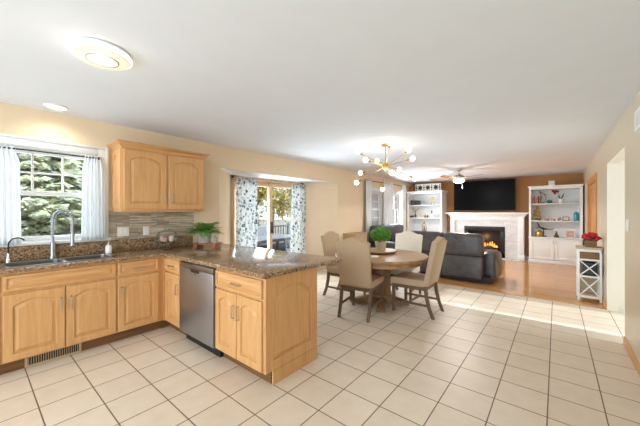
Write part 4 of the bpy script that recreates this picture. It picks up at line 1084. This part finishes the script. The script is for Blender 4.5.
bookcase('white bookcase right of the fireplace with ornaments on three shelves', RBX, RBW, RBY, RBD, (1.17, 1.645), 0.715, 2.09)
LBX, LBY, LBD, LBW = -4.135, 9.97, 0.60, 1.19
bookcase('white bookcase left of the fireplace behind the dark sofa', LBX, LBW, LBY, LBD, (1.21, 1.655), 0.73, 2.09)
def rb(dx, z, dy=0.14): return (RBX+dx, RBY+dy, z+0.0008)
def lb(dx, z, dy=0.14): return (LBX+dx, LBY+dy, z+0.0008)
# right bookcase, on top
m = MB(); m.box(-0.07, 0.07, -0.05, 0.05, 0, 0.14, 0.012); one('white_box', m, 'ceramic', 'white box standing on top of the right bookcase', 'box', (RBX+0.50, RBY+0.2, 2.136))
# upper shelf
for i, (h, mt) in enumerate(((0.2, 'rose'), (0.23, 'pink'), (0.19, 'rose'), (0.22, 'bronze'), (0.2, 'pink'))):
    m = MB(); m.lathe([(0.022, 0), (0.024, 0.01), (0.014, h*0.3), (0.019, h*0.6), (0.01, h*0.78), (0.014, h*0.88), (0.004, h)], n=10)
    one('figurine', m, mt, 'small slim figurine in the row at left on the upper shelf of the right bookcase', 'figurine', rb(0.085+i*0.042, 1.645), 0, 'slim figurines on the upper shelf')
t = thing('branch_sculpture', 'bow shaped dark branch sculpture on the upper shelf of the right bookcase', 'sculpture', rb(0.27, 1.645, 0.22))
m = MB(); m.tube([(-0.01,0,0.008), (0.0,0,0.2), (-0.03,0,0.34), (-0.05,0,0.37)], 0.009); m.tube([(-0.03,0,0.34), (0.06,0,0.27), (0.13,0,0.24)], 0.007); m.tube([(0.06,0,0.27), (0.11,0,0.16), (0.09,0,0.06), (0.0,0,0.015)], 0.007); m.build('branches', 'bronze', t)
m = MB(); m.box(-0.06, 0.1, -0.03, 0.03, 0, 0.012); m.build('base', 'bronze', t)
m = MB(); m.lathe([(0.03, 0), (0.06, 0.02), (0.072, 0.055), (0.05, 0.085), (0.02, 0.095)], n=18); one('teal_jar', m, 'teal', 'low round teal jar on the upper shelf of the right bookcase', 'jar', rb(0.45, 1.645, 0.1))
t = thing('potted_orchid', 'dark red orchid in a white pot on the upper shelf of the right bookcase', 'plant', rb(0.69, 1.645))
m = MB(); m.lathe([(0.04, 0), (0.05, 0.1), (0.054, 0.115), (0.04, 0.115)], n=16); m.build('pot', 'ceramic', t)
m = MB(); m.tube([(0,0,0.11), (-0.03,0,0.23), (-0.09,0,0.32), (-0.13,0,0.33)], 0.005, 6); m.prism([(0.0, 0.1), (0.05, 0.16), (0.075, 0.27), (0.055, 0.26), (0.02, 0.18)], -0.01, 0.01, 'xz'); m.prism([(0.0, 0.1), (-0.05, 0.17), (-0.06, 0.22), (-0.02, 0.18)], -0.01, 0.01, 'xz'); m.build('leaves', 'leaf_dark', t)
m = MB()
for x, z in ((-0.14, 0.32), (-0.10, 0.335), (-0.16, 0.34), (-0.12, 0.28), (-0.06, 0.325)):
    for k in range(5): m.ball((x+0.018*math.cos(k*1.257), 0, z+0.018*math.sin(k*1.257)), 0.016, 8, 6, (1, 0.5, 1))
m.build('flowers', 'burgundy', t)
# middle shelf
t = thing('gold_ornament', 'tall gold filigree ornament on the middle shelf of the right bookcase', 'ornament', rb(0.17, 1.17))
m = MB(); rnd = random.Random(9)
for i in range(26): m.ball((rnd.uniform(-0.09, 0.09)*(1-i/40), rnd.uniform(-0.03, 0.03), 0.06+i*0.0135), rnd.uniform(0.018, 0.036), 8, 6)
m.build('cluster', 'gold', t); m = MB(); m.box(-0.09, 0.09, -0.05, 0.05, 0, 0.05, 0.006); m.build('base', 'bronze', t)
for i, (w_, h, mt) in enumerate(((0.06, 0.075, 'rose'), (0.05, 0.06, 'pink'), (0.06, 0.07, 'rose'), (0.05, 0.05, 'pink'))):
    m = MB(); m.lathe([(w_/2, 0), (w_/2+0.004, 0.006), (w_/2, h*0.7), (w_/3, h)], n=12); one('trinket_dish', m, mt, 'small pink trinket in the row on the middle shelf of the right bookcase', 'trinket', rb(0.33+i*0.075, 1.17), 0, 'pink trinkets on the middle shelf')
m = MB(); m.ball((0,0,0.04), 0.04, 12, 8, (1.1,0.8,1)); m.ball((0.02,0,0.085), 0.02, 10, 6); one('red_figurine', m, 'pink', 'rounded reddish figurine beside the framed photo on the middle shelf', 'figurine', rb(0.655, 1.17))
def frame(name, label, loc, w, h, fm, im, lean=0.15):
    t = thing(name, label, 'picture frame', loc)
    X = Matrix.Rotation(-lean, 4, 'X'); m = MB(); m.X = X; b = 0.016
    m.box(-w/2, w/2, 0, 0.014, 0.002, b); m.box(-w/2, w/2, 0, 0.014, h-b, h); m.box(-w/2, -w/2+b, 0, 0.014, b, h-b); m.box(w/2-b, w/2, 0, 0.014, b, h-b); m.build('frame', fm, t)
    m = MB(); m.X = X; m.box(-w/2+b, w/2-b, 0.005, 0.010, b, h-b); m.build('picture', im, t)
    m = MB(); m.bar((0, 0.01, h*0.6), (0, 0.07, 0.004), 0.02, 0.004); m.build('easel', fm, t)
frame('picture_frame', 'dark framed picture on the middle shelf of the right bookcase', rb(0.80, 1.17), 0.14, 0.115, 'bronze', 'paper')
m = MB(); m.lathe([(0.05, 0), (0.058, 0.01), (0.058, 0.19), (0.05, 0.215), (0.03, 0.22), (0.034, 0.245), (0.028, 0.245)], n=20); one('teal_vase', m, 'teal', 'tall teal vase at the right of the middle shelf', 'vase', rb(1.01, 1.17))
# lower bay
t = thing('branch_figure', 'dark branching figure in the lower opening of the right bookcase', 'sculpture', rb(0.30, 0.715, 0.3))
m = MB(); m.tube([(-0.12,0,0.40), (-0.08,0,0.27), (0.02,0,0.22), (0.13,0,0.21)], [0.012, 0.018, 0.026, 0.01]); m.tube([(-0.08,0,0.27), (-0.16,0,0.22)], 0.008); m.tube([(0.13,0,0.21), (0.26,0,0.24)], 0.006); m.tube([(0.13,0,0.21), (0.22,0,0.19)], 0.006); m.tube([(0.02,0,0.22), (0.02,0,0.02)], 0.01); m.build('branches', 'iron', t)
m = MB(); m.box(-0.05, 0.09, -0.05, 0.05, 0, 0.02); m.build('base', 'iron', t)
m = MB(); m.lathe([(0.05, 0), (0.085, 0.04), (0.092, 0.09), (0.07, 0.145), (0.035, 0.165), (0.04, 0.18), (0.03, 0.18)], n=18); one('gold_vase', m, 'gold', 'round gold vase in the lower opening of the right bookcase', 'vase', rb(0.235, 0.715, 0.1))
def buddha(label, loc, mt, s=1.0):
    t = thing('seated_figurine', label, 'figurine', loc)
    m = MB(); m.ball((0,0,0.05*s), 0.05*s, 14, 8, (1.5, 0.9, 0.9)); m.ball((0,0,0.105*s), 0.042*s, 12, 8, (1.05,0.8,1.3)); m.build('body', mt, t)
    m = MB(); m.ball((0,0,0.18*s), 0.027*s, 12, 8, (0.9,0.9,1.1)); m.ball((0,0,0.213*s), 0.012*s, 8, 6); m.build('head', mt, t)
    m = MB(); m.lathe([(0.075*s, 0), (0.07*s, 0.012*s), (0.06*s, 0.018*s)], n=16); m.build('base', 'bronze', t)
buddha('bronze seated figurine in the lower opening of the right bookcase', rb(0.60, 0.715, 0.1), 'bronze', 0.8)
frame('picture_frame', 'pale framed picture in the lower opening of the right bookcase', rb(0.89, 0.715, 0.2), 0.2, 0.2, 'plate', 'rose')
# left bookcase
for i, (w_, mt) in enumerate(((0.05, 'black'), (0.045, 'dark_gray'), (0.055, 'black'), (0.05, 'black'), (0.045, 'dark_gray'), (0.05, 'black'))):
    m = MB(); m.box(-w_/2+0.001, w_/2-0.001, -0.07, 0.07, 0, 0.17-0.006*(i % 3), 0.003); one('book', m, mt, 'dark bound book in the row at left on the upper shelf of the left bookcase', 'book', lb(0.12+i*0.053, 1.655), 0, 'dark books on the left bookcase')
m = MB(); m.lathe([(0.025, 0), (0.03, 0.006), (0.03, 0.1), (0.02, 0.12)], n=16); one('glass_jar', m, 'clear', 'faint clear glass jar beside the dark books', 'jar', lb(0.55, 1.655))
t = thing('round_plaque', 'round beige plate on a stand on the upper shelf of the left bookcase', 'plate', lb(0.85, 1.655))
m = MB(); m.X = Matrix.Translation((0,0,0.17)) @ Matrix.Rotation(PI/2-0.12, 4, 'X'); m.lathe([(0.02, 0.0), (0.07, 0.004), (0.098, 0.016), (0.1, 0.02), (0.07, 0.012), (0.02, 0.008)], n=28); m.build('plate', 'pot_beige', t)
m = MB(); m.bar((-0.05, 0.0, 0.008), (-0.05, -0.0, 0.09), 0.01); m.bar((0.05, 0.0, 0.008), (0.05, 0, 0.09), 0.01); m.box(-0.07, 0.07, -0.05, 0.05, 0, 0.01); m.build('stand', 'bronze', t)
t = thing('dry_arrangement', 'vase of golden dry stems on the middle shelf of the left bookcase', 'plant', lb(0.20, 1.21, 0.25))
m = MB(); m.lathe([(0.03, 0), (0.045, 0.06), (0.022, 0.12), (0.028, 0.14), (0.02, 0.14)], n=16); m.build('vase', 'bronze', t)
m = MB()
for i in range(14): a_ = i*2.4; m.tube([(0,0,0.12), (0.04*math.cos(a_), 0.03*math.sin(a_), 0.25), (0.12*math.cos(a_), 0.05*math.sin(a_), 0.31+0.03*math.sin(i))], [0.003, 0.004, 0.009], 5)
m.build('stems', 'gold', t)
m = MB(); m.box(-0.06, 0.06, -0.05, 0.05, 0, 0.075, 0.004); one('black_box', m, 'black', 'small black box before the dry stems on the left bookcase', 'box', lb(0.14, 1.21, 0.08))
t = thing('lidded_basket', 'pale arched basket on the middle shelf of the left bookcase', 'basket', lb(0.50, 1.21, 0.2))
m = MB(); m.box(-0.085, 0.085, -0.05, 0.05, 0, 0.11, 0.01); m.build('body', 'pot_beige', t)
m = MB(); m.tube([(-0.08,0,0.10), (-0.07,0,0.16), (0,0,0.185), (0.07,0,0.16), (0.08,0,0.10)], 0.007); m.build('handle', 'pot_beige', t)
for i in range(2):
    m = MB(); m.lathe([(0.02, 0), (0.032, 0.02), (0.034, 0.05), (0.02, 0.08), (0.014, 0.085)], n=12); one('dark_cup', m, 'bronze', 'small dark cup of the pair on the middle shelf of the left bookcase', 'cup', lb(0.60+i*0.085, 1.21, 0.1), 0, 'pair of dark cups')
t = thing('figurine_vase', 'white vase with dark red flower on the middle shelf of the left bookcase', 'vase', lb(0.81, 1.21))
m = MB(); m.lathe([(0.05, 0), (0.07, 0.03), (0.066, 0.09), (0.03, 0.115), (0.034, 0.125), (0.024, 0.125)], n=18); m.build('vase', 'ceramic', t)
m = MB(); m.tube([(0,0,0.11), (0.005,0,0.19)], 0.006, 6); m.ball((0.005,0,0.21), 0.035, 10, 8, (0.8,0.8,1.3)); m.build('flower', 'burgundy', t)
m = MB(); m.lathe([(0.04, 0), (0.06, 0.01), (0.075, 0.08), (0.07, 0.1), (0.06, 0.1), (0.05, 0.02)], n=18); one('glass_bowl', m, 'clear', 'clear glass bowl at the right of the middle shelf of the left bookcase', 'bowl', lb(0.98, 1.21))
t = thing('gold_lantern', 'gold arched lantern figure in the lower opening of the left bookcase', 'lantern', lb(0.56, 0.73))
m = MB(); m.lathe([(0.085, 0), (0.08, 0.02), (0.04, 0.04)], n=16); m.build('base', 'bronze', t)
for s in (-1, 1):
    m = MB(); m.tube([(s*0.07,0,0.02), (s*0.075,0,0.14), (s*0.05,0,0.24), (0,0,0.29)], 0.010); m.build('arch_post', 'bronze', t)
m = MB(); m.ball((0,0,0.10), 0.045, 12, 8, (1,0.8,1.3)); m.ball((0,0,0.18), 0.026, 10, 8); m.build('figure', 'gold', t)
m = MB(); m.lathe([(0.035, 0.27), (0.03, 0.30), (0.012, 0.33), (0.003, 0.35)], n=12); m.build('finial', 'bronze', t)
# scroll panel on the left bookcase
t = thing('scroll_panel', 'long white panel with dark scrollwork on top of the left bookcase', 'wall decor', (LBX+0.66, LBY+0.2, 2.136))
m = MB(); m.box(-0.43, 0.43, 0.012, 0.022, 0.012, 0.248); m.build('board', 'plate', t)
m = MB(); m.box(-0.44, 0.44, 0, 0.024, 0, 0.014); m.box(-0.44, 0.44, 0, 0.024, 0.246, 0.26); m.box(-0.44, -0.426, 0, 0.024, 0.014, 0.246); m.box(0.426, 0.44, 0, 0.024, 0.014, 0.246); m.build('frame', 'plate', t)
m = MB()
for cx in (-0.27, 0.0, 0.27):
    m.X = Matrix.Translation((cx, 0.008, 0.13)) @ Matrix.Rotation(PI/2, 4, 'X')
    for k in range(8):
        a_ = k*PI/4; m.prism([(0.018*math.cos(a_-0.7), 0.018*math.sin(a_-0.7)), (0.06*math.cos(a_-0.33), 0.06*math.sin(a_-0.33)), (0.114*math.cos(a_), 0.114*math.sin(a_)), (0.06*math.cos(a_+0.33), 0.06*math.sin(a_+0.33)), (0.018*math.cos(a_+0.7), 0.018*math.sin(a_+0.7))], -0.004, 0.004)
    m.lathe([(0.03, -0.006), (0.03, 0.006)], n=12)
m.X = Matrix.Translation((0, 0.008, 0.13))
for cx in (-0.40, -0.135, 0.135, 0.40):
    for sz in (-1, 1): m.tube([(cx-0.02, 0, sz*0.02), (cx+0.01, 0, sz*0.05), (cx-0.008, 0, sz*0.10)], 0.013, 6)
    m.box(cx-0.022, cx+0.022, -0.004, 0.004, -0.02, 0.02)
m.build('scrollwork', 'iron', t)
m = MB(); m.box(-0.06, 0.06, -0.05, 0.05, 0, 0.17, 0.006); m.box(-0.07, 0.07, -0.06, 0.06, 0.17, 0.19, 0.004); one('brown_box', m, 'riserwood', 'small dark reddish box left of the scroll panel on the bookcase', 'box', (LBX+0.10, LBY+0.2, 2.136))

# ------------------------------------------------------------------ white X-front cabinet and planter
XW, XD, XH = 0.285, 0.33, 0.85
t = thing('wine_cabinet', 'narrow white cabinet with crossed bars and wooden top by the right wall', 'cabinet', (0.262, 6.19, 0))
p_ = 0.028
for sx in (0, XW-p_):
    for sy in (0, XD-p_):
        m = MB(); m.box(sx, sx+p_, sy, sy+p_, 0, XH-0.03, 0.003); m.build('leg', 'white', t)
m = MB(); m.box(-0.015, XW+0.012, -0.015, XD+0.01, XH-0.03, XH, 0.004); m.build('top', 'pot_beige', t)
for z0, z1 in ((0.05, 0.085), (0.375, 0.40), (0.64, 0.665), (0.78, 0.82)):
    for q in ((p_, XW-p_, 0.004, p_-0.004), (0.004, p_-0.004, p_, XD-p_), (XW-p_+0.004, XW-0.004, p_, XD-p_)):
        m = MB(); m.box(*q, z0, z1); m.build('rail', 'white', t)
for z0, z1 in ((0.085, 0.375), (0.40, 0.64)):
    m = MB(); m.bar((p_, 0.013, z0), (XW-p_, 0.013, z1), 0.024, 0.014); m.bar((p_, 0.0135, z1), (XW-p_, 0.0135, z0), 0.024, 0.014); m.build('cross_bars', 'white', t)
    m = MB(); m.bar((0.013, p_, z0), (0.013, XD-p_, z1), 0.014, 0.018); m.bar((0.0135, p_, z1), (0.0135, XD-p_, z0), 0.014, 0.018); m.build('cross_bars', 'white', t)
for z in (0.06, 0.38, 0.645):
    m = MB(); m.box(0.006, XW-0.006, p_, XD-0.006, z, z+0.014); m.build('shelf', 'pot_beige', t)
m = MB(); m.box(p_, XW-p_, 0.008, 0.020, 0.672, 0.776, 0.003); m.build('drawer_front', 'woodbox', t)
m = MB(); m.box(p_, XW-p_, XD-0.012, XD-0.004, 0.075, 0.78); m.build('back_panel', 'pot_beige', t)
m = MB(); m.box(-0.085, 0.085, -0.10, 0.10, 0, 0.21, 0.02); one('storage_box', m, 'dark_gray', 'dark gray box inside the upper cubby of the crossed-bar cabinet', 'box', (0.262+XW/2, 6.19+0.15, 0.3945))
t = thing('flower_planter', 'square wooden planter of red flowers on the white crossed-bar cabinet', 'plant', (0.262+XW/2+0.02, 6.19+0.13, XH+0.0005))
m = MB(); m.prism([(-0.068, -0.068), (0.068, -0.068), (0.068, 0.068), (-0.068, 0.068)], 0, 0.105, 'xy', 0.006); m.build('planter_box', 'woodbox', t)
m = MB(); rnd = random.Random(3)
for i in range(42):
    a_ = rnd.uniform(0, 2*PI); r_ = rnd.uniform(0, 0.105); z = 0.13+0.09*(1-(r_/0.105)**2)*rnd.uniform(0.4, 1.1)
    for k in range(5): m.ball((r_*math.cos(a_)*1.1+0.014*math.cos(k*1.257), r_*math.sin(a_)+0.014*math.sin(k*1.257), z+0.004*(k % 2)), 0.015, 7, 5)
m.build('flowers', 'red', t)
m = MB(); leafy(m, (0,0,0.125), 0.10, 90, 0.022, (1,1,0.3), 0, rnd); m.build('leaves', 'leaf_dark', t, smooth=False, recalc=False)
